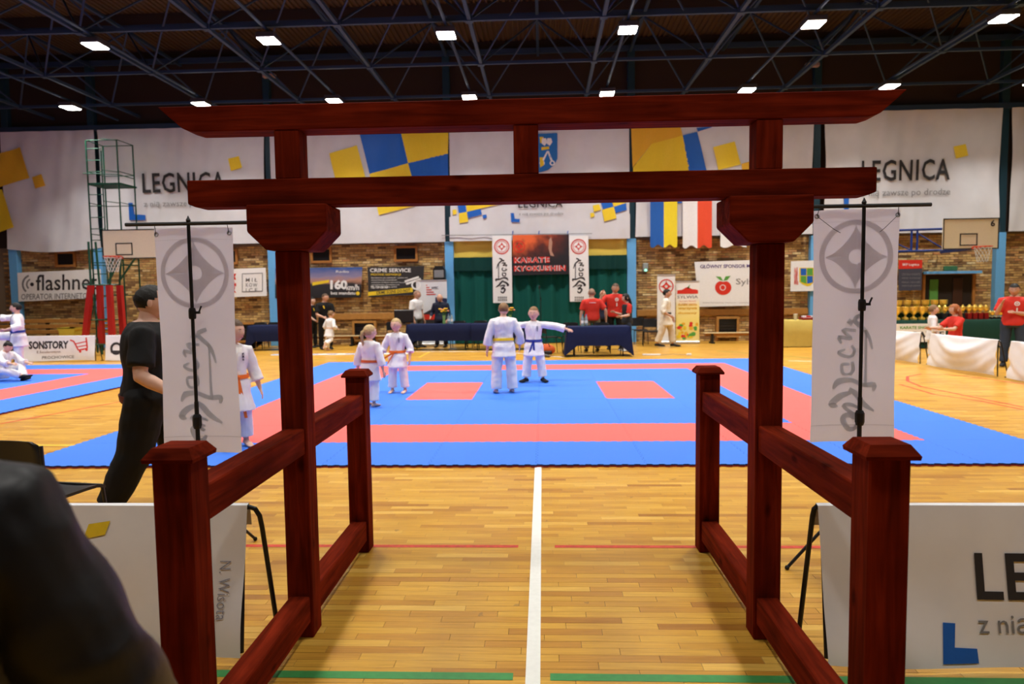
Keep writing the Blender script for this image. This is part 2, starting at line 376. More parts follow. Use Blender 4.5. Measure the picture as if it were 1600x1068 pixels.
wall_grey = mat('wall_plaster', (.16, .13, .11), .9, bump=.1)
mortar = mat('mortar', (.20, .15, .10), .95, bump=.2)
dark_clad = mat('dark_cladding', (.03, .018, .012), .85, bump=.1)
wb = obj('wall_back', MB().box(WX0, WX1, WY_, WY_+.3, 0, ZC), mortar, kind='structure', label='far end wall of yellow brown brick')
obj('wall_cladding', MB().box(WX0, WX1, WY_-.03, WY_, 3.3, ZC), dark_clad, wb, label='dark cladding above the brick')
obj('wall_left', MB().box(WX0-.2, WX0, YB, WY_+.3, 0, ZC), wall_grey, kind='structure')
obj('wall_right', MB().box(WX1, WX1+.2, YB, WY_+.3, 0, ZC), wall_grey, kind='structure')
obj('wall_front', MB().box(WX0-.2, WX1+.2, YB-.2, YB, 0, ZC), wall_grey, kind='structure')
# bricks
BXW, BZH = .26, .077
stuff = MB(); bricks = []
CXS = [-17.2, -14.35, -8.6, -2.88, 2.88, 8.55, 14.15]
bm1 = MB()
def brickm(mb, x0, x1, z0, z1, d):
    mb.add([(x0, WY_, z0), (x1, WY_, z0), (x1, WY_, z1), (x0, WY_, z1), (x0+.004, WY_-d, z0+.004), (x1-.004, WY_-d, z0+.004), (x1-.004, WY_-d, z1-.004), (x0+.004, WY_-d, z1-.004)],
           [(0, 1, 5, 4), (1, 2, 6, 5), (2, 3, 7, 6), (3, 0, 4, 7), (4, 5, 6, 7)])
nb = 0
for r in range(42):
    z0 = r*BZH+.003; z1 = z0+BZH-.012
    for c in range(-68, 69):
        x0 = c*BXW+(.13 if r % 2 else 0); x1 = x0+BXW-.012
        if x0 > -2.95 and x1 < 2.95: continue
        if -7.2 < x0 < -3.1 and 12 < r < 33 and nb < 300 and not (-7.45 < x0 < -3.6 and 1.5 < z0 < 2.5):
            m = MB(); brickm(m, x0, x1, z0, z1, random.uniform(.010, .02)); obj('brick', m, BRICKM, wb, fix=False); nb += 1
        else: brickm(stuff, x0, x1, z0, z1, random.uniform(.008, .02))
obj('brickwork', stuff, BRICKM, wb, kind='stuff', fix=False)
# columns
for i, x in enumerate(CXS):
    obj('column', MB().bevbox(x-.14, x+.14, WY_-.22, WY_-.01, 0, 3.26, .01), column_blue, wb, label='light blue painted steel column')
    obj('column', MB().bevbox(x-.11, x+.11, WY_-.22, WY_-.03, 3.26, 9.2, .01), column_dark, wb, label='dark teal upper column')
obj('wall_beam', MB().box(WX0, WX1, WY_-.26, WY_-.03, 6.98, 7.14), truss_blue, wb)
# small framed windows high in the brick
frame_wood = mat('varnished_pine', (.36, .15, .035), .5, bump=.1); vent_dark = mat('dark_glass', (.015, .014, .015), .15)
def wall_window(n, px0, px1):
    a = at(px0, 386, WY_); b = at(px1, 386, WY_); x0, x1 = a.x, b.x; z0, z1 = 2.66, 3.16
    w = obj('window_%d' % n, MB().box(x0+.05, x1-.05, WY_-.035, WY_-.01, z0+.05, z1-.05), vent_dark, kind='structure', label='small dark window high in the brick wall')
    m = MB(); d0, d1 = WY_-.09, WY_-.012
    for b_ in [(x0, x1, z0, z0+.07), (x0, x1, z1-.07, z1), (x0, x0+.07, z0+.07, z1-.07), (x1-.07, x1, z0+.07, z1-.07)]: m.box(b_[0], b_[1], d0, d1, b_[2], b_[3])
    obj('window_frame', m, frame_wood, w)
for n, (a, b) in enumerate([(87, 119), (352, 372), (486, 519), (616, 653)]): wall_window(n+1, a, b)

# ------------------------------------------------------------------ ceiling, space frame and lamps
deck = mat('corrugated_deck', (.075, .045, .022), .7)
cm = MB(); P_ = .16; x = WX0; prof = []
while x < WX1:
    prof += [(x, ZC), (x+.05, ZC), (x+.07, ZC+.05), (x+.14, ZC+.05)]; x += P_
cm.loft([[(x, YB, z) for x, z in prof], [(x, WY_+.3, z) for x, z in prof]], cap=False, closed=False)
ceiling = obj('ceiling', cm, deck, kind='structure', fix=False, label='dark brown corrugated steel roof deck')
G_ = 2.85; ZB, ZT = 7.42, 9.0
xs = [-1.425+G_*k for k in range(-5, 8)]; ys = [21.0-G_*k for k in range(0, 6)]
for y in ys: obj('truss_chord', MB().box(WX0, WX1, y-.035, y+.035, ZB-.035, ZB+.035), truss_blue, ceiling)
for x in xs: obj('truss_chord', MB().box(x-.04, x+.04, 3, WY_-.05, ZB-.04, ZB+.04), truss_blue, ceiling)
xt = [x+G_/2 for x in xs[:-1]]; yt = [y-G_/2 for y in ys]
for y in yt+[WY_-.2]: obj('truss_chord', MB().box(WX0, WX1, y-.05, y+.05, ZT, ZT+.16), truss_blue, ceiling)
for x in xt: obj('truss_chord', MB().box(x-.04, x+.04, 3, WY_-.05, ZT-.04, ZT+.04), truss_blue, ceiling)
for y in yt: obj('purlin', MB().box(WX0, WX1, y-.06, y+.06, ZT+.16, ZC), mat('purlin_brown', (.03, .02, .014), .8), ceiling)
nd = 0
for y in ys[:5]:
    for x in xs:
        obj('truss_node', MB().box(x-.08, x+.08, y-.08, y+.08, ZB-.06, ZB+.06), truss_blue, ceiling)
        for sx in (-1, 1):
            for sy in (-1, 1):
                X, Y = x+sx*G_/2, y+sy*G_/2
                if abs(X) > 19 or Y > WY_-.1 or nd >= 300: continue
                obj('truss_diagonal', MB().tube([(x, y, ZB), (X, Y, ZT)], .026, 5), truss_blue, ceiling); nd += 1
lamp_body = mat('lamp_housing', (.05, .05, .055), .4)
lamp_glow = mat('lamp_diffuser', (1, .98, .93), .4, emit=LAMP_GLOW)
for x in [3.826*(k_-3.5) for k_ in range(8)]:
    obj('lamp_rail', MB().tube([(x, -2, 7.27), (x, WY_-.3, 7.27)], .035, 6), truss_blue, ceiling)
ORD = ['first', 'second', 'third', 'fourth', 'fifth', 'sixth', 'seventh', 'eighth', 'ninth', 'tenth']
proto = None
ld = bpy.data.lights.new('lamp_light', 'AREA'); ld.shape = 'SQUARE'; ld.size = .42; ld.energy = LAMP_W; ld.color = (1, .965, .91); ld.spread = math.radians(112)
ld_dim = ld.copy(); ld_dim.energy = LAMP_W*.60; ld_low = ld.copy(); ld_low.energy = LAMP_W*.30   # the rows over the entrance are driven lower
for j, y in enumerate((19.93, 15.2, 10.46, 5.73, 1.0)):
    for i, x in enumerate([3.826*(k_-3.5) for k_ in range(8)]):
        nth_ = ORD[i]
        lab = ['square ceiling floodlight in the far row just above the gate, %s from the left' % ORD[i], 'square ceiling floodlight in the nearer row under the trusses, %s from the left' % ORD[i],
               'ceiling floodlight of the third row from the end wall, %s from the left' % ORD[i], 'ceiling floodlight of the fourth row from the end wall, %s from the left' % ORD[i], 'ceiling floodlight of the row above the entrance, %s from the left' % ORD[i]][j]
        if proto is None:
            proto = thing('ceiling_lamp', lab, 'lamp', (x, y, 7.05), 0, 'far row of ceiling lamps')
            obj('lamp_housing', MB().bevbox(-.21, .21, -.23, .23, .02, .14, .02), lamp_body, proto)
            obj('diffuser', MB().box(-.18, .18, -.20, .20, .005, .02), lamp_glow, proto)
            obj('hanger', MB().tube([(0, 0, .14), (0, 0, .20)], .02, 6), lamp_body, proto)
            lo = bpy.data.objects.new('lamp_light', ld); lo.parent = proto; lo.location = (0, 0, -.005); LINK.append(lo)
        else: dup(proto, (x, y, 7.05), label=lab, group=['far row of ceiling lamps', 'near row of ceiling lamps', 'ceiling lamps out of view'][min(j, 2)])
        if j >= 3: [o for o in LINK[-4:] if o.type == 'LIGHT'][0].data = ld_dim if j == 3 else ld_low
# ------------------------------------------------------------------ mats
D0 = 6.34
mat_blue = mat('mat_blue_foam', (.045, .185, .74), .6, bump=.06, bscale=60, var=.04, spec=.25); mat_red = mat('mat_red_foam', (.84, .125, .11), .6, bump=.06, bscale=60, var=.04, spec=.25)
mat_navy = mat('mat_edge_navy', (.01, .02, .10), .7); mat_dred = mat('mat_edge_red', (.30, .02, .02), .7)
def tile_mesh(top, side, low, name):
    A, nt_ = .016, 9
    def wave(t):
        k = (t*nt_) % 1.0; return A if k < .5 else -A
    ed = []
    for i in range(nt_):
        for k, s in ((.06, -1), (.44, -1), (.56, 1), (.94, 1)): ed.append(((i+k)/nt_, -s*A*(.55 if True else 1)))
    g = .0018
    bot = [(t, w) for t, w in ed]; rgt = [(1-g+w, t) for t, w in ed]; tp = [(t, 1-g+w) for t, w in reversed(ed)]; lf = [(w, t) for t, w in reversed(ed)]
    loop = bot+rgt+tp+lf; n = len(loop); m = MB()
    H1, H0 = .025, .011
    m.add([(x, y, H1) for x, y in loop], [tuple(range(n))])
    m.cur = 1; m.add([(x, y, H1) for x, y in loop]+[(x, y, H0) for x, y in loop], [(i, n+i, n+(i+1) % n, (i+1) % n) for i in range(n)])
    m.cur = 2; m.add([(x, y, H0) for x, y in loop]+[(x, y, 0) for x, y in loop], [(i, n+i, n+(i+1) % n, (i+1) % n) for i in range(n)])
    return m.mesh(name, [top, side, low])
TB = tile_mesh(mat_blue, mat_navy, mat_dred, 'blue_tile'); TR = tile_mesh(mat_red, mat_dred, mat_navy, 'red_tile')
def tatami(name, label, x0, y0):
    t = thing(name, label, 'mat', (x0, y0, 0))
    for i in range(10):
        for j in range(10):
            ring = (1 <= i <= 8 and 1 <= j <= 8) and (i in (1, 8) or j in (1, 8))
            mark = j in (4, 5) and i in (3, 6)
            o = obj('mat_tile', TR if ring or mark else TB, parent=t, loc=(i, j, .0015))
tatami('tatami_mat', 'large square puzzle mat in blue with red border straight beyond the red gate', -5, D0)
tatami('tatami_mat', 'second blue and red puzzle mat at the left edge beyond the man in black', -17.5, D0-.02)

# ------------------------------------------------------------------ torii gate
g = thing('torii_gate', 'dark red stained wooden torii gate with railed sides', 'gate', (0, 3.20, 0), .0064)
HS, SP, T = 1.016, 1.0775, .12
for s, lab in ((-1, None), (1, None)):
    xa, xb = sorted((s*HS, s*(HS+T)))
    obj('main_post', MB().bevbox(xa, xb, -.06, .06, 0, 1.80, .005), WZ, g)
    for yy in (-SP, SP):
        obj('end_post', MB().bevbox(xa, xb, yy-.06, yy+.06, 0, 1.095, .005), WZ, g)
        xm = (xa+xb)/2; m = MB()
        def sq(h, z): return [(xm-h, yy-h, z), (xm+h, yy-h, z), (xm+h, yy+h, z), (xm-h, yy+h, z)]
        m.loft([sq(.078, 1.095), sq(.080, 1.107), sq(.058, 1.138)]); obj('post_cap', m, WX, g)
        ya, yb = sorted((yy-math.copysign(.06, yy), math.copysign(.06, yy)))
        ra, rb = sorted((s*(HS+.012), s*(HS+.108)))
        obj('top_rail', MB().bevbox(ra, rb, ya, yb, .87, .99, .005), WY, g)
        obj('bottom_rail', MB().bevbox(ra, rb, ya, yb, .075, .20, .005), WY, g)
    xc = s*(HS+.06)-s*.02
    pr = [(-.178, 2.0), (-.178, 1.882), (-.095, 1.80), (.095, 1.80), (.178, 1.882), (.178, 2.0)]
    bm = bmesh.new(); vs = [bm.verts.new((xc+x, -.125, z)) for x, z in pr]; f = bm.faces.new(vs)
    ex = bmesh.ops.extrude_face_region(bm, geom=[f]); bmesh.ops.translate(bm, vec=(0, .235, 0), verts=[v for v in ex['geom'] if isinstance(v, bmesh.types.BMVert)])
    bmesh.ops.bevel(bm, geom=bm.edges[:], offset=.005, segments=1, affect='EDGES')
    obj('bracket', MB().addbm(bm), WX, g, label='chamfered bracket block under the lower lintel')
    obj('short_strut', MB().bevbox(s*1.065-.057, s*1.065+.057, -.058, .055, 2.121, 2.335, .004), WZ, g)
obj('short_strut', MB().bevbox(-.052, .058, -.058, .055, 2.121, 2.335, .004), WZ, g)
def lintel(name, pr, y0, y1, label):
    bm = bmesh.new(); vs = [bm.verts.new((x, y0, z)) for x, z in pr]; f = bm.faces.new(vs)
    ex = bmesh.ops.extrude_face_region(bm, geom=[f]); bmesh.ops.translate(bm, vec=(0, y1-y0, 0), verts=[v for v in ex['geom'] if isinstance(v, bmesh.types.BMVert)])
    bmesh.ops.bevel(bm, geom=bm.edges[:], offset=.004, segments=1, affect='EDGES'); obj(name, MB().addbm(bm), WX, g, label=label)
lintel('lower_lintel', [(-1.525, 2.121), (-1.525, 2.015), (-1.49, 2.001), (1.49, 2.001), (1.525, 2.015), (1.525, 2.121)], -.062, .055, 'long straight lower lintel beam')
lintel('top_lintel', [(-1.645, 2.447), (-1.535, 2.35), (-1.49, 2.336), (1.49, 2.336), (1.535, 2.35), (1.645, 2.447)], -.062, .075, 'top lintel beam with slanted ends')

# ------------------------------------------------------------------ near kyokushin banners on tripod poles
banner_cloth = mat('translucent_banner_cloth', (.66, .65, .70), .6, bump=.06, bscale=4)
_b = banner_cloth.node_tree; _p = _b.nodes['Principled BSDF']; _tr = N(_b, 'ShaderNodeBsdfTranslucent'); _tr.inputs[0].default_value = (.8, .79, .84, 1)
_mx = N(_b, 'ShaderNodeMixShader'); _mx.inputs[0].default_value = .45; _out = [n for n in _b.nodes if n.type == 'OUTPUT_MATERIAL'][0]
_b.links.new(_p.outputs[0], _mx.inputs[1]); _b.links.new(_tr.outputs[0], _mx.inputs[2]); _b.links.new(_mx.outputs[0], _out.inputs[0])
faint_mauve = mat('faint_mauve_print', (.64, .62, .675), .7); faint_blue = mat('faint_blue_print', (.56, .595, .645), .7)
for _f, _c in ((faint_mauve, (.75, .72, .78, 1)), (faint_blue, (.65, .69, .76, 1))):
    _b2 = _f.node_tree; _t2 = N(_b2, 'ShaderNodeBsdfTranslucent'); _t2.inputs[0].default_value = _c; _m2 = N(_b2, 'ShaderNodeMixShader'); _m2.inputs[0].default_value = .45
    _b2.links.new(_b2.nodes['Principled BSDF'].outputs[0], _m2.inputs[1]); _b2.links.new(_t2.outputs[0], _m2.inputs[2]); _b2.links.new(_m2.outputs[0], [n for n in _b2.nodes if n.type == 'OUTPUT_MATERIAL'][0].inputs[0])
steel = mat('steel_ring', (.5, .55, .6), .3, metal=.9); white_plastic = mat('white_plastic', (.75, .75, .76), .4)
def near_banner(label, px_pole, xl, xr, zt, zb, zbar, bl, br, ties):
    Y = 4.03; xp = px_pole
    t = thing('banner_stand', label, 'banner', (xp, Y, 0))
    obj('pole', MB().tube([(0, 0, .12), (0, 0, .98)], .013, 8).tube([(0, 0, .9), (0, 0, zbar+.02)], .0105, 8), blackp, t)
    cl = MB(); cl2 = MB(); cl.lathe([(.018, -.03), (.021, -.02), (.021, .02), (.017, .035)], 10, (0, 0, 1.50)); cl.box(.015, .045, -.008, .008, 1.50, 1.515); cl.tube([(.04, 0, 1.51), (.055, 0, 1.545)], .005, 6)
    cl2.lathe([(.02, -.04), (.026, -.02), (.026, .03), (.018, .045)], 10, (0, 0, .86)); obj('clamp', cl, blackp, t); obj('clamp', cl2, blackp, t)
    obj('crossbar', MB().tube([(bl-xp, 0, zbar), (br-xp, 0, zbar)], .011, 8), blackp, t)
    obj('finial', MB().lathe([(.012, 0), (.014, .01), (.006, .025), (.002, .035)], 8, (0, 0, zbar+.01)), blackp, t)
    for a in (-.9, -.9+2*PI/3, -.9+4*PI/3):
        e = Vector((math.cos(a)*.42, math.sin(a)*.42, .012))
        obj('leg', MB().tube([(math.cos(a)*.02, math.sin(a)*.02, .42), tuple(e)], .009, 6).ball(tuple(e), .014, nu=8, nv=6), blackp, t)
        obj('brace', MB().tube([(0, 0, .15), tuple(e*.5+Vector((0, 0, .215)))], .006, 6), blackp, t)
    # cloth hangs just beyond the pole
    nx, nz = 16, 44
    def cf(u, v, off=0.0):      # u 0..1 left->right, v 0..1 bottom->top
        s = .006*math.sin(u*9+v*3)+.004*math.sin(u*4-v*11)
        edge = -.012*math.sin(v*PI)*(1-abs(2*u-1)) 
        return (xl-xp+(xr-xl)*u+ (.008*math.sin(v*PI))*(1-2*u), .03+s-off, zb+(zt-zb)*v + .006*math.sin(u*3.1))
    m = MB(); rows = [[cf(i/nx, j/nz) for i in range(nx+1)] for j in range(nz+1)]; m.loft(rows, cap=False, closed=False)
    cloth = obj('cloth', m, banner_cloth, t, smooth=True, fix=False)
    asp = (xr-xl)/(zt-zb)
    fm_ = MB(); fn = lambda a, b: cf(.5+a*.5, 1-(.265+b)*asp*.5*1.0 if False else 1-.0-(.56-b*.5)*asp*1.0, .004)
    # crest: unit circle radius -> x half width .5 ; centre at .56 widths from the top
    kanku(fm_, (0, 0), .88, fn, fat=True)
    obj('emblem', fm_, faint_mauve, cloth, label='faint round crest showing through', fix=False)
    km = MB(); calligraphy(km, lambda a, b: cf(.22+a*.56, .045+b*.52, .004), flip=True); obj('lettering', km, faint_blue, cloth, label='faint mirrored brush lettering', fix=False)
    hem = MB(); hem.loft([[cf(i/nx, v, .0035) for i in range(nx+1)] for v in (.947, .948)], cap=False, closed=False); hem.loft([[cf(i/nx, v, .0035) for i in range(nx+1)] for v in (.072, .074)], cap=False, closed=False)
    obj('hem', hem, mat('hem_grey', (.52, .51, .56), .7), cloth, fix=False)
    for u in (.035, .965):
        p = Vector(cf(u, .975, .006)); r = MB()
        r.loft([[(p.x+rr*math.cos(a), p.y+yy, p.z+rr*math.sin(a)) for a in [2*PI*k/14 for k in range(14)]] for rr, yy in ((.012, 0), (.014, -.003), (.009, -.004), (.006, 0))], cap=False)
        obj('eyelet', r, steel, cloth)
        cm_ = MB().tube([(p.x, p.y-.004, p.z), (p.x*.98, 0, zbar)], .002, 5)
        if ties: cm_.tube([(p.x, p.y-.006, p.z), (p.x+(.085 if u < .5 else -.085), p.y-.03, p.z-.075), (p.x+(.12 if u < .5 else -.11), p.y-.03, p.z-.095)], .0016, 5)
        obj('cable_tie', cm_, blackp, cloth)
near_banner('white see-through banner on black tripod pole left of the gate', -1.985, -2.21, -1.735, 2.0, .665, 2.025, -2.36, -1.62, False)
near_banner('white see-through banner on black tripod pole right of the gate, with loose cable ties', 1.865, 1.60, 2.075, 2.035, .715, 2.055, 1.50, 2.23, True)

# ------------------------------------------------------------------ front advertising barriers (A frame with vinyl sleeve)
def barrier(label, x0, x1, Y, h, rz, group, parts, lean=.13, sag=0.0):
    t = thing('barrier_banner', label, 'barrier', (x0, Y, 0), rz, group)
    L = x1-x0; nx = max(8, int(L*14)); nz = 20
    def cf(u, v, off=0.0):   # front sheet, v=0 bottom
        f = .008*math.sin(u*L*7+v*2)+.016*math.sin(u*L*2.3+v*5+1)*(1-v)+.010*math.sin(u*L*4.1-v*6)*(1-v)*v*3
        y = -lean*(1-v)-f*(1-v*.7)
        s = -sag*math.sin(u*PI)*math.sin(v*PI)+(.022*math.sin(9*(v-.9*(2*u-1)**2))*math.sin(v*PI)+.012*math.sin(17*(v-.7*(2*u-1)**2)+1)*math.sin(v*PI) if sag else 0)
        return (L*u, y+s-off, .03+(h-.03)*v-(.01*math.sin(u*L*3)*(1-v)))
    m = MB(); rows = [[cf(i/nx, j/nz) for i in range(nx+1)] for j in range(nz+1)]
    rows += [[(L*i/nx, .02+k*.0, h+.006) for i in range(nx+1)] for k in (0, 1)][:1]
    rows += [[(L*i/nx, .03+.012*j/6, h-.10*(j/6)) for i in range(nx+1)] for j in range(1, 7)]
    m.loft(rows, cap=False, closed=False); sheet = obj('sheet', m, white_cloth, t, smooth=True, fix=False)
    r = .011
    for xx, sg in ((.0, -1), (L, 1)):
        xo = xx; k_ = 1 if sg > 0 else .25; e = xx+sg*.02
        obj('frame_leg', MB().tube([(xx-sg*.06, .015, h-.01), (xx, .015, h-.010), (xx+sg*.028*k_, .018, h-.02), (xx+sg*.045*k_, .025, h-.055), (xx+sg*.05*k_, .035, h-.11), (xx+sg*.055*k_, .16, .012)], r, 8), blackp, t)
        obj('frame_leg', MB().tube([(xx-sg*.03, .015, h-.02), (xx-sg*.03, .02, h-.10), (xx-sg*.03, -lean+.08, .012)], r, 8), blackp, t)
        obj('foot', MB().tube([(xx+sg*.055*k_, .10, .012), (xx+sg*.055*k_, .22, .012)], .010, 6), blackp, t)
    obj('top_tube', MB().tube([(0, .015, h-.012), (L, .015, h-.012)], r, 8), blackp, t)
    for p in parts: p(sheet, cf, L, h)
    return t
def bprint(name, mt, build):
    def f(sheet, cf, L, h):
        m = MB(); build(m, lambda x, z, c=cf, L=L, h=h: c(x/L, (z-.03)/(h-.03), .004)); obj(name, m, mt, sheet, fix=False)
    return f
def btext(body, x, z, w, hh, mt, bold=0.0, sp=1.0): return bprint('lettering', mt, lambda m, fn: flat_text(m, body, lambda a, b: fn(x+a*w, z+b*hh), bold, sp))
tb = lambda px, py: at(px, py, 2.93)
# right barrier prints (positions relative to its left end)
rb0 = 1.245
def RX_(px, py): p = at(px, py, 2.95); return p.x-rb0, p.z
lx, lz = RX_(1527, 935); lx2, lz2 = RX_(1545, 866)
def blueL(x, z, s): return bprint('logo', blue_print, lambda m, fn: m.poly([fn(x, z), fn(x+s, z), fn(x+s, z+s*.36), fn(x+s*.38, z+s*.40), fn(x+s*.48, z+s), fn(x+s*.14, z+s*1.02)][:6]))
barrier('white vinyl barrier at right edge with large dark lettering and a blue corner mark', rb0, rb0+2.15, 3.02, .665, 0, None,
        [btext('LEGNICA', lx, lz, 1.02, lz2-lz, dark_print, .02, 1.05), btext('z nią zawsze po drodze', RX_(1523, 985)[0], RX_(1523, 990)[1], 1.02, .10, grey_print), blueL(RX_(1459, 1020)[0], RX_(1459, 1020)[1], .15),
         bprint('logo', yellow_print, lambda m, fn: m.poly([fn(1.78, .50), fn(1.88, .52), fn(1.86, .61), fn(1.76, .59)]))])
barrier('white vinyl barrier at left behind the front gate post, blank with scribbled handwriting', -3.40, -1.26, 3.02, .665, 0, None,
        [bprint('logo', yellow_print, lambda m, fn: m.poly([fn(1.40, .52), fn(1.50, .54), fn(1.52, .60), fn(1.42, .585)])),
         bprint('handwriting', mat('ink', (.30, .30, .36), .7), lambda m, fn: flat_text(m, 'N. Wisota', lambda a, b: fn(2.03+b*.05, .43-a*.24), -.01))])

# ------------------------------------------------------------------ end wall vinyl panels
def fold(x, z): return .012*math.sin(6.3*x+1.1*z)+.009*math.sin(11.0*x-2.3*z+math.sin(x*1.7)*2)+.010*math.sin(2.2*x+3.1*z)
YP = WY_-.30
def pw(px, py, off=.035):
    p = at(px, py, YP); return (p.x, YP+fold(p.x, p.z)-off, p.z)
def panel(label, x0, x1, z0, z1, swag=0.0, taper=0.0):
    nx, nz = int((x1-x0)*14), 26; m = MB(); rows = []
    for j in range(nz+1):
        v = j/nz; row = []
        for i in range(nx+1):
            u = i/nx; a = x0+taper*math.sin(v*PI); b = x1-taper*math.sin(v*PI)
            x = a+(b-a)*u; z = z0+(z1-z0)*v; lo = swag*(1-v)**2*math.sin(u*PI*1.0)
            fx = fold(x, z)+(.05*math.sin((u*4+v*5)*2)*(1-v)**1.5 if swag else 0)
            row.append((x, YP+fx, z-lo*.4))
        rows.append(row)
    m.loft(rows, cap=False, closed=False)
    return tag(obj('wall_banner', m, wall_vinyl, smooth=True, fix=False), label, 'banner', None)
def pprint(parent, name, mt, pts, off=.035):
    bm = bmesh.new(); bm.faces.new([bm.verts.new((x, y, 0)) for x, y in pts]); bmesh.ops.triangulate(bm, faces=bm.faces[:])
    big = max(p[0] for p in pts)-min(p[0] for p in pts)
    bmesh.ops.subdivide_edges(bm, edges=bm.edges[:], cuts=max(1, int(big/6)), use_grid_fill=True)
    for v in bm.verts: v.co = Vector(pw(v.co.x, v.co.y, off))
    obj(name, MB().addbm(bm), mt, parent, fix=False)
def ptext(parent, body, px0, pyb, px1, pyt, mt, bold=0, sp=1.0, name='lettering'):
    a = at(px0, pyb, YP); b = at(px1, pyt, YP); rise = at(px1, pyb, YP).z-a.z
    m = MB(); flat_text(m, body, lambda u, v: (lambda x, z: (x, YP+fold(x, z)-.045, z))(a.x+(b.x-a.x)*u, a.z+(b.z-a.z-0*rise)*v), bold, sp); obj(name, m, mt, parent, fix=False)
p0 = panel('wall banner at left edge with large yellow squares and a sagging hem', -17.3, -14.20, 3.25, 6.98, swag=.3)
pprint(p0, 'yellow_square', mat('amber_print', (.72, .42, .03), .5), [(-30, 250), (32, 230), (47, 278), (-4, 294), (-30, 290)])
pprint(p0, 'yellow_square', orange_print, [(51, 277), (66, 272), (72, 290), (57, 295)])
pprint(p0, 'yellow_square', yellow_print, [(-30, 300), (4, 296), (23, 355), (-4, 364), (-30, 350)])
p1 = panel('wall banner behind the green ladder tower with dark town lettering and a yellow square', -14.10, -8.68, 3.3, 6.98, taper=.05)
ptext(p1, 'LEGNICA', 224, 302, 352, 268, dark_print, .015, 1.08); ptext(p1, 'z nią zawsze po drodze', 226, 326, 352, 312, grey_print)
pprint(p1, 'yellow_square', yellow_print, [(357, 248), (374, 244), (379, 262), (361, 267)])
pprint(p1, 'logo', blue_print, [(202, 317), (209, 317), (211, 335), (228, 336), (228, 344), (203, 344)])
p2 = panel('wall banner with blue and yellow checker squares left of the gate centre', -8.50, -2.98, 3.25, 6.98)
pprint(p2, 'blue_square', blue_print, [(560, 200), (624, 195), (638, 255), (578, 272)])
pprint(p2, 'yellow_square', yellow_print, [(624, 195), (701, 195), (700, 241), (638, 255)])
pprint(p2, 'blue_square', blue_print, [(638, 255), (700, 240), (701, 290), (652, 305)])
pprint(p2, 'yellow_square', yellow_print, [(578, 272), (638, 255), (655, 320), (592, 336)])
pprint(p2, 'yellow_square', yellow_print, [(515, 240), (558, 227), (573, 283), (528, 296)])
p3 = panel('central wall banner with the blue coat of arms and small town lettering', -2.80, 2.80, 3.98, 6.98)
p3b = panel('plain white wall banner strip beneath the coat of arms banner', -2.84, 2.82, 3.26, 4.02)
ARMS = [(811, 210), (871, 208), (871, 248), (866, 258), (856, 266), (841, 270), (826, 267), (815, 259), (811, 249)]
pprint(p3, 'shield', mat('arms_blue', (.02, .16, .48), .5), ARMS, .034)
m = MB(); cs = 1
for kx in (850, 858): m.poly([pw(kx-3, 216, .04), pw(kx+3, 216, .04), pw(kx+5, 222, .04), pw(kx+1, 228, .04), pw(kx-4, 224, .04)])
for kx, sx in ((858, 1), (852, -1)):
    m.poly([pw(856-sx*1.2, 236, .04), pw(856+sx*1.5, 236, .04), pw(kx+sx*6, 252, .04), pw(kx+sx*3, 253, .04)])
    ringpoly(m, (kx+sx*5, 255), 2.2, 4.2, lambda a, b: pw(a, b, .04), 12)
for kx in (822, 830): m.poly([pw(kx-3, 216, .04), pw(kx+3, 216, .04), pw(kx+5, 222, .04), pw(kx+1, 228, .04), pw(kx-4, 224, .04)])
obj('arms_keys', m, white_print, p3, fix=False)
m = MB(); m.poly([pw(843, 214, .041), pw(849, 214, .041), pw(850, 222, .041), pw(844, 224, .041)]); m.poly([pw(846, 230, .041), pw(858, 229, .041), pw(858, 233, .041), pw(846, 235, .041)]); m.poly([pw(843, 246, .041), pw(849, 246, .041), pw(850, 258, .041), pw(844, 262, .041)])
obj('arms_gold', m, yellow_print, p3, fix=False)
ptext(p3, 'LEGNICA', 810, 325, 879, 311, dark_print, .01, 1.05); ptext(p3, 'z nią zawsze po drodze', 811, 338, 880, 331, grey_print)
pprint(p3, 'logo', blue_print, [(798, 333), (803, 333), (804, 342), (812, 342), (812, 347), (799, 347)])
for c, q in [(blue_print, [(714, 313), (726, 312), (729, 331), (717, 333)]), (yellow_print, [(727, 310), (782, 308), (784, 318), (730, 331)]), (blue_print, [(730, 331), (751, 326), (753, 335), (732, 341)]), (yellow_print, [(717, 333), (729, 331), (732, 346), (718, 349)]),
             (yellow_print, [(707, 328), (713, 327), (714, 334), (708, 336)]), (blue_print, [(754, 336), (760, 335), (761, 340), (755, 342)]),
             (blue_print, [(938, 314), (955, 312), (958, 323), (942, 327)]), (yellow_print, [(955, 311), (978, 309), (978, 317), (959, 323)]), (blue_print, [(959, 323), (978, 317), (979, 328), (962, 333)]), (yellow_print, [(940, 328), (959, 323), (963, 341), (944, 346)]),
             (yellow_print, [(926, 321), (936, 319), (939, 328), (928, 331)]), (yellow_print, [(922, 333), (928, 332), (929, 338), (923, 340)])]: pprint(p3, 'coloured_square', c, q)
p4 = panel('wall banner with large orange square and blue strip behind the hanging flags', 2.98, 8.42, 3.3, 6.98, taper=.04)
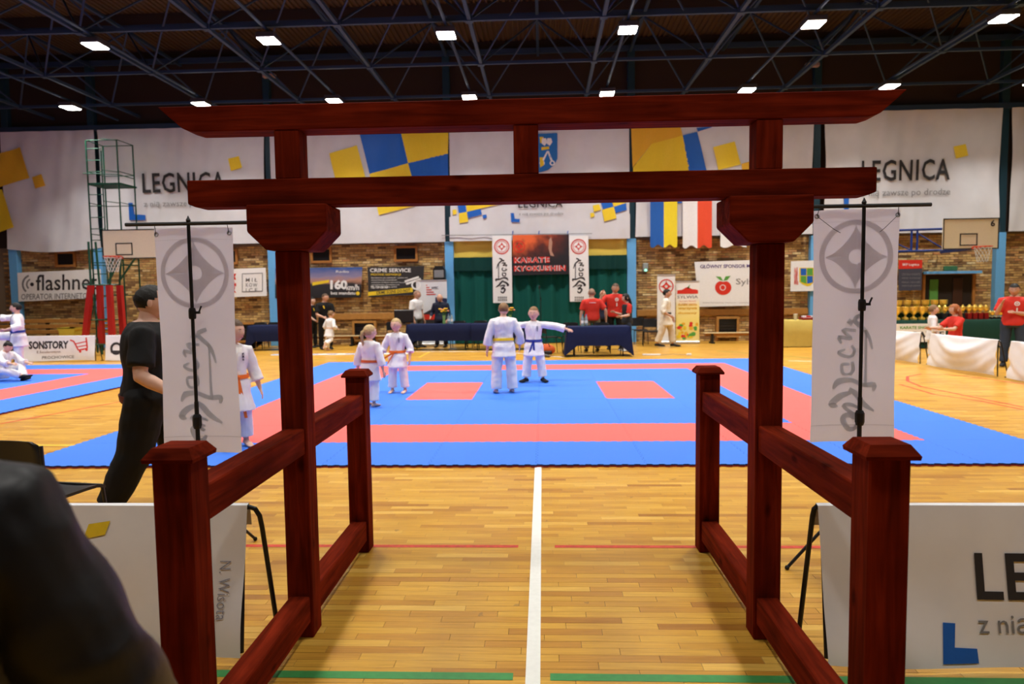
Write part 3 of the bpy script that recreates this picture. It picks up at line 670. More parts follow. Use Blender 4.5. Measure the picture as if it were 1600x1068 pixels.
for nme, c, q in [('orange_square', orange_print, [(986, 195), (1062, 195), (1066, 212), (1018, 225), (988, 262)]), ('yellow_square', yellow_print, [(1018, 225), (1066, 212), (1083, 290), (988, 300), (989, 262)]), ('blue_square', blue_print, [(1066, 212), (1089, 206), (1106, 275), (1078, 278)]),
                  ('blue_square', blue_print, [(1088, 200), (1112, 197), (1112, 199), (1090, 206)]), ('yellow_square', yellow_print, [(1114, 230), (1148, 221), (1157, 257), (1122, 266)]), ('orange_square', orange_print, [(1158, 256), (1190, 247), (1190, 280), (1160, 276)]), ('blue_square', blue_print, [(1046, 308), (1062, 308), (1066, 317), (1058, 318)])]: pprint(p4, nme, c, q)
p5 = panel('wall banner right of the gate with dark town lettering and a yellow square', 8.72, 14.02, 3.28, 6.98, taper=.06)
ptext(p5, 'LEGNICA', 1345, 284, 1484, 248, dark_print, .015, 1.08); ptext(p5, 'z nią zawsze po drodze', 1345, 310, 1484, 294, grey_print)
pprint(p5, 'yellow_square', yellow_print, [(1489, 229), (1508, 225), (1512, 243), (1493, 248)])
pprint(p5, 'logo', blue_print, [(1318, 307), (1326, 307), (1326, 330), (1318, 330)])
p6 = panel('plain white wall banner at the right edge of the end wall', 14.28, 17.3, 3.28, 6.98, taper=.05)
# flags
def flag(label, px0, px1, pyt, pyb, cols):
    Y = 22.125; a = at(px0, pyt, Y); b = at(px1, pyb, Y); n = 20
    t = thing('hanging_flag', label, 'flag', (a.x, Y, 0)); W = b.x-a.x; k = len(cols)
    for c, (nm, mt) in enumerate(cols):
        m = MB(); rows = []
        for j in range(9):
            v = j/8; rows.append([(W*(c+i/8)/k, .03*math.sin((c+i/8)*5.0)*(.3+v), a.z+(b.z-a.z)*v-.05*math.sin(i+c)*v*v) for i in range(9)])
        m.loft(rows, cap=False, closed=False); obj(nm, m, mt, t, smooth=True, fix=False)
flag('blue and yellow flag hanging over the brick wall', 1016, 1058, 313, 384, [('blue_stripe', mat('flag_blue', (.02, .12, .45), .6)), ('yellow_stripe', mat('flag_yellow', (.85, .68, .03), .6))])
flag('white and red flag hanging right of the blue and yellow flag', 1067, 1112, 313, 385, [('white_stripe', white_print), ('red_stripe', mat('flag_red', (.75, .08, .03), .6))])
flag('white flag end partly hidden by the right gate bracket', 1126, 1166, 313, 384, [('white_stripe', white_print)])

# stage opening: yellow board, green curtain
stage = obj('stage_opening', MB().box(-2.74, 2.74, WY_-.10, WY_-.03, 2.72, 3.30), mat('ochre_board', (.82, .60, .10), .6), wb, label='yellow board over the stage opening')
cur = thing('stage_curtain', 'dark green pleated stage curtain below the yellow board', 'curtain', (0, WY_-.2, 0))
green_cloth = mat('curtain_green', (.001, .080, .066), .9, bump=.1); n = 220
def pleat(u, k=0): return .05*math.sin(u*60+math.sin(u*13)*3)+.02*math.sin(u*140)
m = MB(); m.loft([[(-2.72+5.44*i/n, pleat(i/n)*(1.0 if z < 2 else .6), z) for i in range(n+1)] for z in (.02, .8, 1.6, 2.75)], cap=False, closed=False)
obj('curtain_cloth', m, green_cloth, cur, smooth=True, fix=False)
m = MB(); m.loft([[(-2.72+5.44*i/n, pleat(i/n)*.6-.09, z+(.06*math.sin(i*.35) if z < 2.3 else 0)) for i in range(n+1)] for z in (2.32, 2.75)], cap=False, closed=False)
obj('pelmet', m, mat('curtain_green_dark', (.001, .038, .034), .9), cur, smooth=True, fix=False)

# ------------------------------------------------------------------ posters
def poster(name, label, pts, mt, Y, cat='banner', thick=.01, parent_only=False):
    m = MB(); q = [at(x, y, Y) for x, y in pts]; m.prism(q, (0, thick, 0)); return tag(obj(name, m, mt), label, cat)
def wq(parent, name, mt, pts, Y, off=.004):
    m = MB(); m.poly([at(x, y, Y-off) for x, y in pts]); obj(name, m, mt, parent, fix=False)
def wt(parent, body, px0, pyb, px1, pyt, mt, Y, bold=0, sp=1.0, off=.006, name='lettering', slope=0.0, shear=0.0):
    m = MB(); flat_text(m, body, lambda u, v: tuple(at(px0+(px1-px0)*u+shear*v, pyb+(pyt-pyb)*v+slope*u, Y-off)), bold, sp); obj(name, m, mt, parent, fix=False)
PW = WY_-.24
# internet operator banner
p = poster('wall_poster', 'white banner with grey arcs and black lettering at the far left wall', [(27, 426), (157, 420), (159, 465), (29, 471)], white_print, PW)
wt(p, 'flashnet', 56, 454, 152, 429, dark_print, PW, .01, slope=-2); wt(p, 'OPERATOR INTERNETOWY', 33, 468, 153, 459, grey_print, PW, .01, 1.0, slope=-2)
m = MB(); fn = lambda a, b: tuple(at(a, b, PW-.006))
for r0, r1 in ((7, 9.5), (13, 16)):
    vs = [fn(50+r*math.cos(a), 444+r*math.sin(a)) for r in (r0, r1) for a in [math.radians(130+i*12) for i in range(11)]]; m.add(vs, [(i, i+1, 12+i, 11+i) for i in range(10)])
obj('logo', m, grey_print, p, fix=False); m = MB(); disc(m, (50, 444), 3, fn); obj('logo_dot', m, dark_print, p, fix=False)
# town board
p = poster('wall_poster', 'white poster with red figures and a square lettered frame left of the gate post', [(361, 420), (415, 418), (417, 462), (362, 464)], white_print, PW)
wt(p, 'MIŁ', 384, 440, 402, 434, grey_print, PW, .01, 1.5); wt(p, 'KOW', 384, 448, 402, 442, grey_print, PW, .01, 1.3); wt(p, 'ICE', 384, 456, 402, 450, grey_print, PW, .01, 1.6)
m = MB()
for q in [[(378, 427), (410, 426), (410, 427), (378, 428)], [(378, 455), (410, 454), (410, 455.5), (378, 456.5)], [(378, 427), (379, 427), (379, 456), (378, 456)], [(409.5, 426), (410.5, 426), (410.5, 455), (409.5, 455)]]: m.poly([fn(*k) for k in q])
obj('frame_line', m, grey_print, p, fix=False)
m = MB()
for k in range(6): m.poly([fn(363+2*(k % 2), 428+k*5), fn(369-2*(k % 3), 427+k*5), fn(367+(k % 2)*2, 432+k*5), fn(364, 431+k*5)])
obj('red_figures', m, red_print, p, fix=False)
# road poster
sky_print = bpy.data.materials.new('sunset_print'); sky_print.use_nodes = True; nt = sky_print.node_tree; b = nt.nodes['Principled BSDF']
gn = N(nt, 'ShaderNodeNewGeometry'); sp_ = N(nt, 'ShaderNodeSeparateXYZ'); nt.links.new(gn.outputs['Position'], sp_.inputs[0])
mr = N(nt, 'ShaderNodeMapRange'); mr.inputs[1].default_value = 1.55; mr.inputs[2].default_value = 2.5; nt.links.new(sp_.outputs[2], mr.inputs[0])
nz = N(nt, 'ShaderNodeTexNoise'); nz.inputs['Scale'].default_value = 2.5; mp = N(nt, 'ShaderNodeMapping'); mp.inputs['Scale'].default_value = (1, 1, 4); nt.links.new(gn.outputs['Position'], mp.inputs[0]); nt.links.new(mp.outputs[0], nz.inputs['Vector'])
fa = mth(nt, 'ADD', mr.outputs[0], mth(nt, 'MULTIPLY', mth(nt, 'SUBTRACT', nz.outputs['Fac'], .5), .25))
nt.links.new(ramp(nt, fa, [(0, (.01, .01, .012)), (.42, (.02, .02, .025)), (.55, (.45, .22, .15)), (.7, (.25, .22, .35)), (1, (.03, .09, .32))]), b.inputs['Base Color'])
p = poster('wall_poster', 'dark road poster with sunset sky and white speed lettering', [(430, 419), (566, 417), (564, 464), (430, 466)], sky_print, PW)
wt(p, '160', 516, 452, 543, 437, white_print, PW, .045, .92); wt(p, 'km/h', 541, 453, 561, 444, white_print, PW, .02); wt(p, 'bez mandatu', 517, 460, 555, 455, white_print, PW, .02)
m = MB(); disc(m, (559, 458), 3, fn); obj('yellow_dot', m, yellow_print, p, fix=False)
wt(p, 'Radio', 525, 426, 545, 422, white_print, PW)
wq(p, 'guard_rail', yellow_print, [(488, 441), (514, 437), (514, 441), (488, 446)], PW)
# crime service poster
p = poster('wall_poster', 'black and yellow service poster right of the road poster', [(574, 417), (663, 415), (660, 460), (576, 464)], dark_print, PW)
wt(p, 'CRIME SERVICE', 578, 425, 642, 419, white_print, PW, .02); wq(p, 'tape', yellow_print, [(575, 456), (645, 449), (645, 456), (575, 462)], PW); wt(p, 'CRIME SCENE DO NOT', 588, 460, 641, 455, dark_print, PW, .02, slope=-4.5, off=.009)
wt(p, 'SPRZĄTANIE I DEZYNFEKCJA', 579, 431, 627, 427, yellow_print, PW, .01)
for k, s_ in enumerate(['Sprzątanie po zalaniach i pożarach', 'dezynfekcja mieszkań', 'usuwanie skutków zdarzeń losowych', 'ozonowanie pomieszczeń', 'firma czynna całą dobę']): wt(p, s_, 580, 435+k*3.6, 580+[57, 40, 58, 44, 40][k], 432.6+k*3.6, white_print, PW)
wt(p, 'TEL. 730 130 300', 579, 450.5, 606, 446.5, white_print, PW, .02)
m = MB(); m.poly([fn(632, 438), fn(654, 431), fn(655, 434), fn(633, 441)]); m.poly([fn(634, 442), fn(657, 434), fn(658, 437), fn(635, 445)]); obj('banner_strip', m, white_print, p, fix=False)
# apple sponsor banner
p = poster('wall_poster', 'white sponsor banner with a red apple left of the right gate post', [(1085, 409), (1175, 406), (1175, 477), (1092, 479)], white_print, PW)
wt(p, 'GŁÓWNY SPONSOR M', 1094, 419, 1172, 412, mat('violet_print', (.07, .04, .22), .5), PW, .015, slope=-1)
wt(p, 'Sylwia', 1150, 447, 1195, 435, grey_print, PW); wt(p, 'www.hurtownia owoców i warzyw', 1098, 474, 1170, 471.5, grey_print, PW)
def apple(par, cx, cy, r, Y, off=.006):
    f2 = lambda a, b: tuple(at(a, b, Y-off)); m = MB(); pts = []
    for i in range(36):
        a = 2*PI*i/36; rr = r*(1-.22*math.exp(-((a-3*PI/2)/.35)**2)); pts.append(f2(cx+rr*math.cos(a)*.98, cy+rr*math.sin(a)*.88))
    m.poly(pts); obj('apple', m, red_print, par, fix=False)
    m = MB(); f3 = lambda a, b: tuple(at(a, b, Y-off-.004)); ringpoly(m, (cx-r*.05, cy), r*.28, r*.36, f3, 20); obj('apple_outline', m, white_print, par, fix=False)
    m = MB(); m.poly([f2(cx, cy-r*.8), f2(cx-r*.3, cy-r*1.3), f2(cx-r*.9, cy-r*1.35), f2(cx-r*.4, cy-r*.9)]); m.poly([f2(cx, cy-r*.8), f2(cx+r*.3, cy-r*1.35), f2(cx+r*.9, cy-r*1.4), f2(cx+r*.5, cy-r*.9)]); obj('apple_leaf', m, green_print, par, fix=False)
apple(p, 1130, 449, 13, PW)
# small crest poster
p = poster('wall_poster', 'white crest poster on the column left of the right banner stand', [(1236, 408), (1285, 406), (1285, 454), (1235, 455)], white_print, PW-.05)
for q, c in [([(1251, 419), (1260, 419), (1260, 430), (1251, 430)], blue_print), ([(1261, 419), (1270, 419), (1270, 430), (1261, 430)], green_print), ([(1251, 431), (1260, 431), (1260, 443), (1251, 440)], green_print), ([(1261, 431), (1270, 431), (1270, 441), (1261, 443)], blue_print)]: wq(p, 'crest_quarter', c, q, PW-.05, .009)
wq(p, 'crest_border', yellow_print, [(1249, 418), (1272, 418), (1272, 440), (1266, 446), (1261, 447), (1254, 444), (1249, 440)], PW-.05, .006)
wt(p, 'POWIAT', 1241, 417, 1247, 445, red_print, PW-.05, .03)
# dark schedule poster
p = poster('wall_poster', 'dark grey poster with red heading right of the right banner stand', [(1404, 406), (1441, 406), (1440, 453), (1404, 454)], mat('slate_print', (.06, .06, .085), .5), PW)
wq(p, 'heading', red_print, [(1404, 406), (1441, 406), (1441, 419), (1404, 420)], PW)
wt(p, 'SKF Legnica', 1410, 416, 1436, 411, white_print, PW, .01)
for k, s_ in enumerate(['SZKOŁA KARATE', 'zapisy na treningi', 'dzieci i dorośli', 'zajęcia grupowe']): wt(p, s_, 1409, 430+k*6, 1438, 426.5+k*6, grey_print, PW)
# banners on the cord before the stage
kp = WY_-.385
for nm, lab, x0, x1, yb_ in (('hanging_banner', 'white brush lettered banner hanging left of the stage title', 769, 799, 473), ('hanging_banner', 'white brush lettered banner hanging right of the stage title', 889, 919, 471)):
    p = poster(nm, lab, [(x0, 368), (x1, 368), (x1+1.5, yb_), (x0+1.5, yb_)], white_print, kp)
    m = MB(); kanku(m, ((x0+x1)/2, 385), 12, lambda a, b: tuple(at(a, b, kp-.006)), thin=True); obj('emblem', m, red_print, p, fix=False)
    m = MB(); calligraphy(m, lambda a, b: tuple(at(x0+5+a*21, 458-b*56, kp-.006))); obj('lettering', m, dark_print, p, fix=False)
    m = MB(); f4 = lambda a, b: tuple(at(a, b, kp-.006))
    for k in range(2):
        for i in range(5): m.poly([f4(x0+9+i*3, 463+k*4), f4(x0+11+i*3, 463+k*4), f4(x0+11+i*3, 466+k*4), f4(x0+9+i*3, 466+k*4)])
    obj('small_print', m, grey_print, p, fix=False)
smoke = bpy.data.materials.new('fiery_print'); smoke.use_nodes = True; nt = smoke.node_tree; b = nt.nodes['Principled BSDF']
gn = N(nt, 'ShaderNodeNewGeometry'); sp_ = N(nt, 'ShaderNodeSeparateXYZ'); nt.links.new(gn.outputs['Position'], sp_.inputs[0])
mr = N(nt, 'ShaderNodeMapRange'); mr.inputs[1].default_value = 2.4; mr.inputs[2].default_value = 3.2; nt.links.new(sp_.outputs[2], mr.inputs[0])
mr2 = N(nt, 'ShaderNodeMapRange'); mr2.inputs[1].default_value = .9; mr2.inputs[2].default_value = -.6; nt.links.new(sp_.outputs[0], mr2.inputs[0])
nz = N(nt, 'ShaderNodeTexNoise'); nz.inputs['Scale'].default_value = 2.6; nt.links.new(gn.outputs['Position'], nz.inputs['Vector'])
fa = mth(nt, 'MULTIPLY', mth(nt, 'MULTIPLY', mr.outputs[0], nz.outputs['Fac']), mth(nt, 'ADD', mr2.outputs[0], .25))
nt.links.new(ramp(nt, fa, [(.1, (.012, .011, .014)), (.28, (.12, .02, .01)), (.55, (.75, .13, .03))]), b.inputs['Base Color'])
p = poster('hanging_banner', 'black and fiery orange stage title banner with red white-edged lettering', [(801, 367), (889, 366), (889, 428), (801, 430)], smoke, kp)
m = MB(); kanku(m, (811, 385), 9.5, lambda a, b: tuple(at(a, b, kp-.006))); obj('emblem', m, red_print, p, fix=False)
for bo, mt_, of in ((.075, white_print, .006), (.028, red_print, .012)):
    wt(p, 'KARATE', 803, 411, 859, 402, mt_, kp, bo, 1.12, of, slope=-1); wt(p, 'KYOKUSHIN', 803, 424, 884, 415, mt_, kp, bo, 1.12, of, slope=-1)
obj('hanging_pole', MB().tube([at(690, 367.6, kp+.02), at(770, 366.6, kp+.02), at(925, 364.6, kp+.02)], .011, 5), grey_print, p)
for hx in (801, 842, 887): obj('hook', MB().tube([at(hx, 366, kp+.02), at(hx, 361, kp+.04), at(hx+1, 361, kp+.07)], .012, 5), blue_print, p)
for _x, _y in ((421, 119), (1269, 102)):
    q_ = at(_x, _y, WY_-.3); jb = thing('junction_box', 'small pale box on the %s dark upper column' % ('left' if _x < 800 else 'right'), 'box', (q_.x, WY_-.31, q_.z)); obj('body', MB().bevbox(-.20, .20, -.08, .09, -.05, .06, .015), mat('pinkish_grey', (.35, .24, .24), .5), jb); obj('face_plate', MB().bevbox(-.17, .17, -.09, -.08, -.03, .04, .005), mat('pinkish_grey', (0, 0, 0)), jb)
m = MB(); m.poly([fn_ for fn_ in [tuple(at(*q, kp-.005)) for q in [(858, 374), (861, 370), (863, 378), (862, 392), (866, 400), (860, 399), (857, 388)]]]); obj('printed_figure', m, mat('skin_print', (.45, .25, .18), .6), p, fix=False)
# roll-up displays
def rollup(label, pts, Y, mt):
    p = at(*pts[0], Y); q = at(*pts[1], Y); zt = (p.z+q.z)/2
    t = thing('rollup_display', label, 'display', (p.x, Y, 0)); W = q.x-p.x
    s = obj('sheet', MB().box(0, W, 0, .008, .09, zt), mt, t)
    obj('base', MB().bevbox(-.01, W+.01, -.10, .10, .0, .09, .02), mat('aluminium', (.6, .6, .6), .35, metal=.6), t)
    obj('top_rail', MB().box(0, W, -.012, .02, zt, zt+.03), mat('aluminium', (0, 0, 0)), t)
    return t, s, p.x, W, zt
def on(t, name, mt, pts, off=.006): m = MB(); m.poly([(x, -off, z) for x, z in pts]); return obj(name, m, mt, t, fix=False)
def ontext(t, body, x0, x1, z0, z1, mt, bold=0, off=.006): m = MB(); flat_text(m, body, lambda u, v: (x0+(x1-x0)*u, -off, z0+(z1-z0)*v), bold); obj('lettering', m, mt, t, fix=False)
t, s, X, W, zt = rollup('white roll-up display with round red crest behind the walking fighter', [(1027, 430), (1055, 430)], 21.4, white_print)
m = MB(); kanku(m, (W/2, zt-.33), .22, lambda a, b: (a, -.006, b)); obj('emblem', m, red_print, s, fix=False)
fruit = bpy.data.materials.new('fruit_print'); fruit.use_nodes = True; nt = fruit.node_tree; b = nt.nodes['Principled BSDF']
tc = N(nt, 'ShaderNodeTexCoord'); sp_ = N(nt, 'ShaderNodeSeparateXYZ'); nt.links.new(tc.outputs['Object'], sp_.inputs[0])
nt.links.new(ramp(nt, mth(nt, 'DIVIDE', sp_.outputs[2], 1.9), [(0, (.80, .62, .25)), (.35, (.85, .72, .2)), (.6, (.90, .78, .35)), (.72, (.85, .85, .8)), (1, (.85, .85, .85))]), b.inputs['Base Color'])
t, s, X, W, zt = rollup('fruit and vegetable roll-up display with a red apple top', [(1056, 440), (1093, 440)], 21.45, fruit)
m = MB(); m.poly([(.0+W*(.06+.88*i/12), -.006, zt-.28+.10*math.sin(i/12*PI)+(.02*math.cos(i*1.1))) for i in range(13)]+[(W*.94, -.006, zt-.36), (W*.06, -.006, zt-.36)]); obj('apple', m, red_print, s, fix=False)
on(s, 'apple_leaf', green_print, [(W*.45, zt-.2), (W*.6, zt-.08), (W*.55, zt-.2)]); ontext(s, 'SYLWIA', W*.06, W*.94, zt-.50, zt-.41, grey_print, .01)
for zz, bd in ((zt-.60, 'Hurtownia Owoców'), (zt-.68, 'i Warzyw')): ontext(s, bd, W*.15, W*.85, zz, zz+.04, red_print)
for k in range(3): ontext(s, ['świeże owoce', 'warzywa', 'dostawy'][k], W*.1, W*.9, 1.15-k*.13, 1.23-k*.13, orange_print, .03)
fm2 = {c: MB() for c in 'rgyo'}
for k in range(26):
    c = 'rgyo'[k % 4]; obj('printed_fruit', MB().ball((W*random.uniform(.1, .9), -.004, random.uniform(.16, .62)), random.uniform(.04, .075), .004, random.uniform(.04, .075), 10, 6), {'r': red_print, 'g': green_print, 'y': yellow_print, 'o': orange_print}[c], s)
grad = mat('pale_print', (.70, .71, .74), .5)
t, s, X, W, zt = rollup('energy company roll-up display with red tower chart beside the blue column', [(650, 439), (698, 438)], 21.6, grad)
ontext(s, 'WPEC', W*.5, W*.72, zt-.26, zt-.18, navy, .01)
for k in range(5): on(s, 'red_bar', red_print, [(W*.33, zt-.12-k*.07), (W*(.36+.07*k), zt-.12-k*.07), (W*(.36+.07*k), zt-.15-k*.07), (W*.33, zt-.15-k*.07)])
on(s, 'printed_plant', mat('navy_print', (.02, .025, .08), .5), [(W*.62, .7), (W, .7), (W, zt-.55), (W*.62, zt-.50)]); on(s, 'printed_ground', dark_print, [(0, .6), (W, .6), (W, .95), (W*.5, 1.15), (W*.2, 1.0)], .007)
on(s, 'red_panel', red_print, [(W*.2, .82), (W*.68, .82), (W*.68, .98), (W*.2, .98)], .008)
m = MB(); kx = at(649, 446, 21.6); ringpoly(m, (0, zt-.12), .10, .15, lambda a, b: (a, -.008, b), 20); obj('round_mark', m, white_print, s, fix=False)
# emergency lights, loudspeaker
def wall_lamp(label, px0, px1, pyt, pyb, green):
    a = at(px0, pyt, WY_); b = at(px1, pyb, WY_); t = thing('emergency_light', label, 'light', ((a.x+b.x)/2, WY_-.02, b.z)); w = (b.x-a.x)/2; h = a.z-b.z
    obj('housing', MB().bevbox(-w, w, -.12, 0, 0, h, .02), mat('lamp_grey', (.30, .33, .32), .4), t)
    if green: obj('indicator', MB().ball((0, -.12, .06), .035, .02, .035, 8, 6), mat('green_glow', (.2, 1, .5), .4, emit=3), t)
wall_lamp('small grey emergency light with green indicator above the folded chairs', 1004, 1012, 411, 425, True)
wall_lamp('small pale emergency light on the brick left of the far door', 1274, 1281, 405, 420, False)
a = at(679, 416, WY_-.2); b = at(698, 437, WY_-.2)
t = thing('loudspeaker', 'black rounded loudspeaker hung on the brick beside the blue column', 'speaker', ((a.x+b.x)/2, WY_-.42, b.z))
w = (b.x-a.x)/2; h = a.z-b.z
obj('cabinet', MB().loft([[(x, y, z) for x, z in [(-w, 0), (w, 0), (w, h*.7), (w*.6, h), (-w*.6, h), (-w, h*.7)]] for y in (-.15, .12)]), black_plastic, t); obj('grille', MB().bevbox(-w*.8, w*.8, -.165, -.15, .06, h*.7, .01), grey_print, t)
obj('wall_bracket', MB().box(-.05, .05, .12, .40, h*.3, h*.6), blackp, t)
# door at right
a = at(1444, 436, WY_); b = at(1518, 436, WY_)
dr = obj('door_1', MB().box(a.x, b.x, WY_-.03, WY_-.01, 0, 2.0), mat('dark_opening', (.02, .012, .008), .7), kind='structure', label='dark double doorway in the right part of the end wall')
obj('door_frame', MB().box(a.x-.08, a.x, WY_-.08, WY_, 0, 2.05).box(b.x, b.x+.08, WY_-.08, WY_, 0, 2.05).box(a.x-.08, b.x+.08, WY_-.08, WY_, 2.0, 2.06), frame_wood, dr)
obj('door_panel', MB().box(a.x+.15, a.x+.40, WY_-.06, WY_-.03, .1, 1.85), mat('green_board', (.10, .28, .06), .5), dr, label='green door panel')
obj('door_panel', MB().bevbox(a.x+.85, b.x-.30, WY_-.07, WY_-.03, .02, 1.9, .01), mat('brown_door', (.045, .018, .010), .5), dr)
c0 = at(1440, 435, WY_); c1 = at(1525, 433, WY_)
obj('door_canopy', MB().box(c0.x, c1.x, WY_-.3, WY_-.05, 2.02, 2.10), column_blue, dr, label='light blue canopy beam')
s_ = at(1482, 431, WY_); obj('exit_sign', MB().bevbox(s_.x-.2, s_.x+.2, WY_-.12, WY_-.05, 2.12, 2.26, .01), mat('sign_green', (.05, .16, .07), .5), dr)
# ------------------------------------------------------------------ barriers in the hall
def lx_(px, py, Y, x0): p = at(px, py, Y); return p.x-x0, p.z
for i, (x0, y0, x1, y1, lab) in enumerate([(7.42, 16.95, 7.93, 14.92, 'white vinyl barrier farthest of the row before the trophy table'), (7.97, 14.62, 8.07, 12.66, 'sagging white vinyl barrier in front of the kneeling red-haired woman'), (8.11, 12.38, 8.22, 10.30, 'white vinyl barrier cut off by the right edge of the view')]):
    L = math.hypot(x1-x0, y1-y0); t = barrier(lab, 0, L, 0, .66, math.atan2(y1-y0, x1-x0), 'white barriers on the right side', [], lean=.05, sag=.10); t.location = (x0, y0, 0)
YL = 17.45; s0 = -13.50
sc_fn = []
def cart(m, fn):
    def P(px, py): return fn(*lx_(px, py, YL, s0))
    def seg(a, b, w=1.1):
        a = Vector(a); b = Vector(b); t = (b-a).normalized(); n = Vector((-t.y, t.x))*w
        m.poly([P(*(a+n)), P(*(b+n)), P(*(b-n)), P(*(a-n))])
    seg((110, 531), (116, 533)); seg((116, 533), (124, 547)); seg((124, 547), (138, 544)); seg((138, 544), (135, 527)); seg((119, 537), (136, 533), .8); seg((121, 542), (137, 539), .8)
    disc(m, (127, 549), 2, lambda a, b: P(a, b), 10); disc(m, (137, 546), 2, lambda a, b: P(a, b), 10)
def lt(body, px0, pyb, px1, pyt, mt_, bold=0): 
    a = lx_(px0, pyb, YL, s0); b = lx_(px1, pyt, YL, s0); return btext(body, a[0], a[1], b[0]-a[0], b[1]-a[1], mt_, bold)
barrier('white vinyl barrier with bold black shop lettering and a red cart behind the left mat', s0, -11.40, YL, .66, 0, None,
        [lt('SONSTORY', 46, 545, 108, 532, dark_print, .045), lt('E.Sendermann', 59, 551, 96, 547, mat('brown_print', (.15, .06, .03), .6)), lt('PROCHOWICE', 68, 560, 117, 555, grey_print, .02), bprint('logo', red_print, cart)], lean=.06)
barrier('white vinyl barrier at the left edge behind the kicking boy', -15.9, -13.76, YL, .66, 0, None, [btext('OLEWSKI', 1.0, .25, .85, .2, dark_print, .02)], lean=.06)
barrier('white vinyl barrier partly hidden behind the man in black', -11.12, -9.0, YL, .66, 0, None, [bprint('logo', dark_print, lambda m, fn: (ringpoly(m, (.28, .33), .10, .16, lambda a, b: fn(a, b*1.0), 16), m.poly([fn(.14, .22), (fn(.42, .22)), fn(.42, .28), fn(.14, .28)])))], lean=.06)

# ------------------------------------------------------------------ furniture
pine = mat('bench_pine', (.42, .20, .05), .45, bump=.1, bscale=8, var=.2); cream = mat('backboard_cream', (.72, .64, .45), .5)
green_paint = mat('green_paint', (.012, .085, .05), .45); red_pad = mat('red_pad_vinyl', (.42, .02, .018), .45, bump=.1)
def trim(n, x0, x1, z0, z1): obj('trim_%d' % n, MB().bevbox(x0, x1, WY_-.12, WY_-.015, z0, z1, .01), pine, kind='structure', label='varnished wooden rail along the brick wall')
trim(1, -8.4, -3.05, .82, 1.02); trim(2, 3.05, 8.4, .82, 1.02)
def radiator(label, px0, px1):
    a = at(px0, 510, WY_).x; b = at(px1, 510, WY_).x; t = thing('radiator_cover', label, 'radiator', ((a+b)/2, WY_-.14, .12)); w = (b-a)/2
    m = MB()
    for q in [(-w, -w+.07, 0, .66), (w-.07, w, 0, .66), (-w+.07, w-.07, .59, .66), (-w+.07, w-.07, 0, .07)]: m.box(q[0], q[1], -.08, .10, q[2], q[3])
    obj('frame', m, pine, t); obj('grille', MB().box(-w+.07, w-.07, -.03, .08, .07, .59), vent_dark, t)
    for k in range(5): obj('slat', MB().box(-w+.07, w-.07, -.045, -.03, .13+k*.1, .145+k*.1), blackp, t)
    obj('foot', MB().box(-w, -w+.07, 0, .08, -.12, 0).box(w-.07, w, 0, .08, -.12, 0), pine, t)
radiator('wooden radiator cover on the wall left of the long blue table', 553, 590); radiator('wooden radiator cover on the wall right of the fruit display', 1117, 1152); radiator('wooden radiator cover left of the dark clad men', 372, 408)
def bench(label, x0, x1, Y, z=.33):
    t = thing('gym_bench', label, 'bench', (x0, Y, 0)); L = x1-x0
    obj('plank', MB().bevbox(0, L, -.12, .12, z-.03, z, .006), mat('pale_pine', (.62, .47, .25), .5, var=.15), t); obj('beam', MB().box(.05, L-.05, -.02, .02, z-.10, z-.03), pine, t)
    for x in (.25, L-.25): obj('leg', MB().box(x-.03, x+.03, -.1, .1, .05, z-.03).box(x-.05, x+.05, -.18, .18, 0, .05), blackp, t)
bench('long pale gym bench behind the small running boy', -8.0, -5.75, 22.05); bench('long pale gym bench behind the long blue table', -5.5, -4.05, 21.9); bench('long pale gym bench under the apple sponsor banner', 4.95, 8.2, 21.5)
# slatted wooden bleacher, far left
t = thing('slatted_bench', 'brown slatted wooden wall bench behind the left barriers', 'bench', (-17.2, 21.6, 0))
for k in range(4): obj('slat', MB().bevbox(0, 3.85, -.03-.05*k, .02-.05*k, .86-.17*k, .98-.17*k, .008), pine, t)
for x in (.3, 1.5, 2.6, 3.6): obj('post', MB().box(x-.04, x+.04, .02, .10, 0, .98), blackp, t)
obj('seat', MB().bevbox(0, 3.85, -.60, -.22, .40, .44, .01), pine, t)
for x in (.3, 2.1, 3.6): obj('leg', MB().box(x-.03, x+.03, -.55, -.45, 0, .40), blackp, t)
# yellow crate/table at left
q = at(112, 510, 20.6); t = thing('yellow_bin', 'yellow plastic bin with wider rim behind the shop lettered barrier', 'bin', (q.x, 20.6, 0))
yb = mat('yellow_plastic', (.60, .47, .06), .45)
def tr(w, z): return [(-w, -.25, z), (w, -.25, z), (w, .25, z), (-w, .25, z)]
obj('body', MB().loft([tr(.19, 0), tr(.24, .68)]), yb, t); obj('rim', MB().loft([tr(.27, .68), tr(.29, .75), tr(.25, .75), tr(.24, .72)]), yb, t)
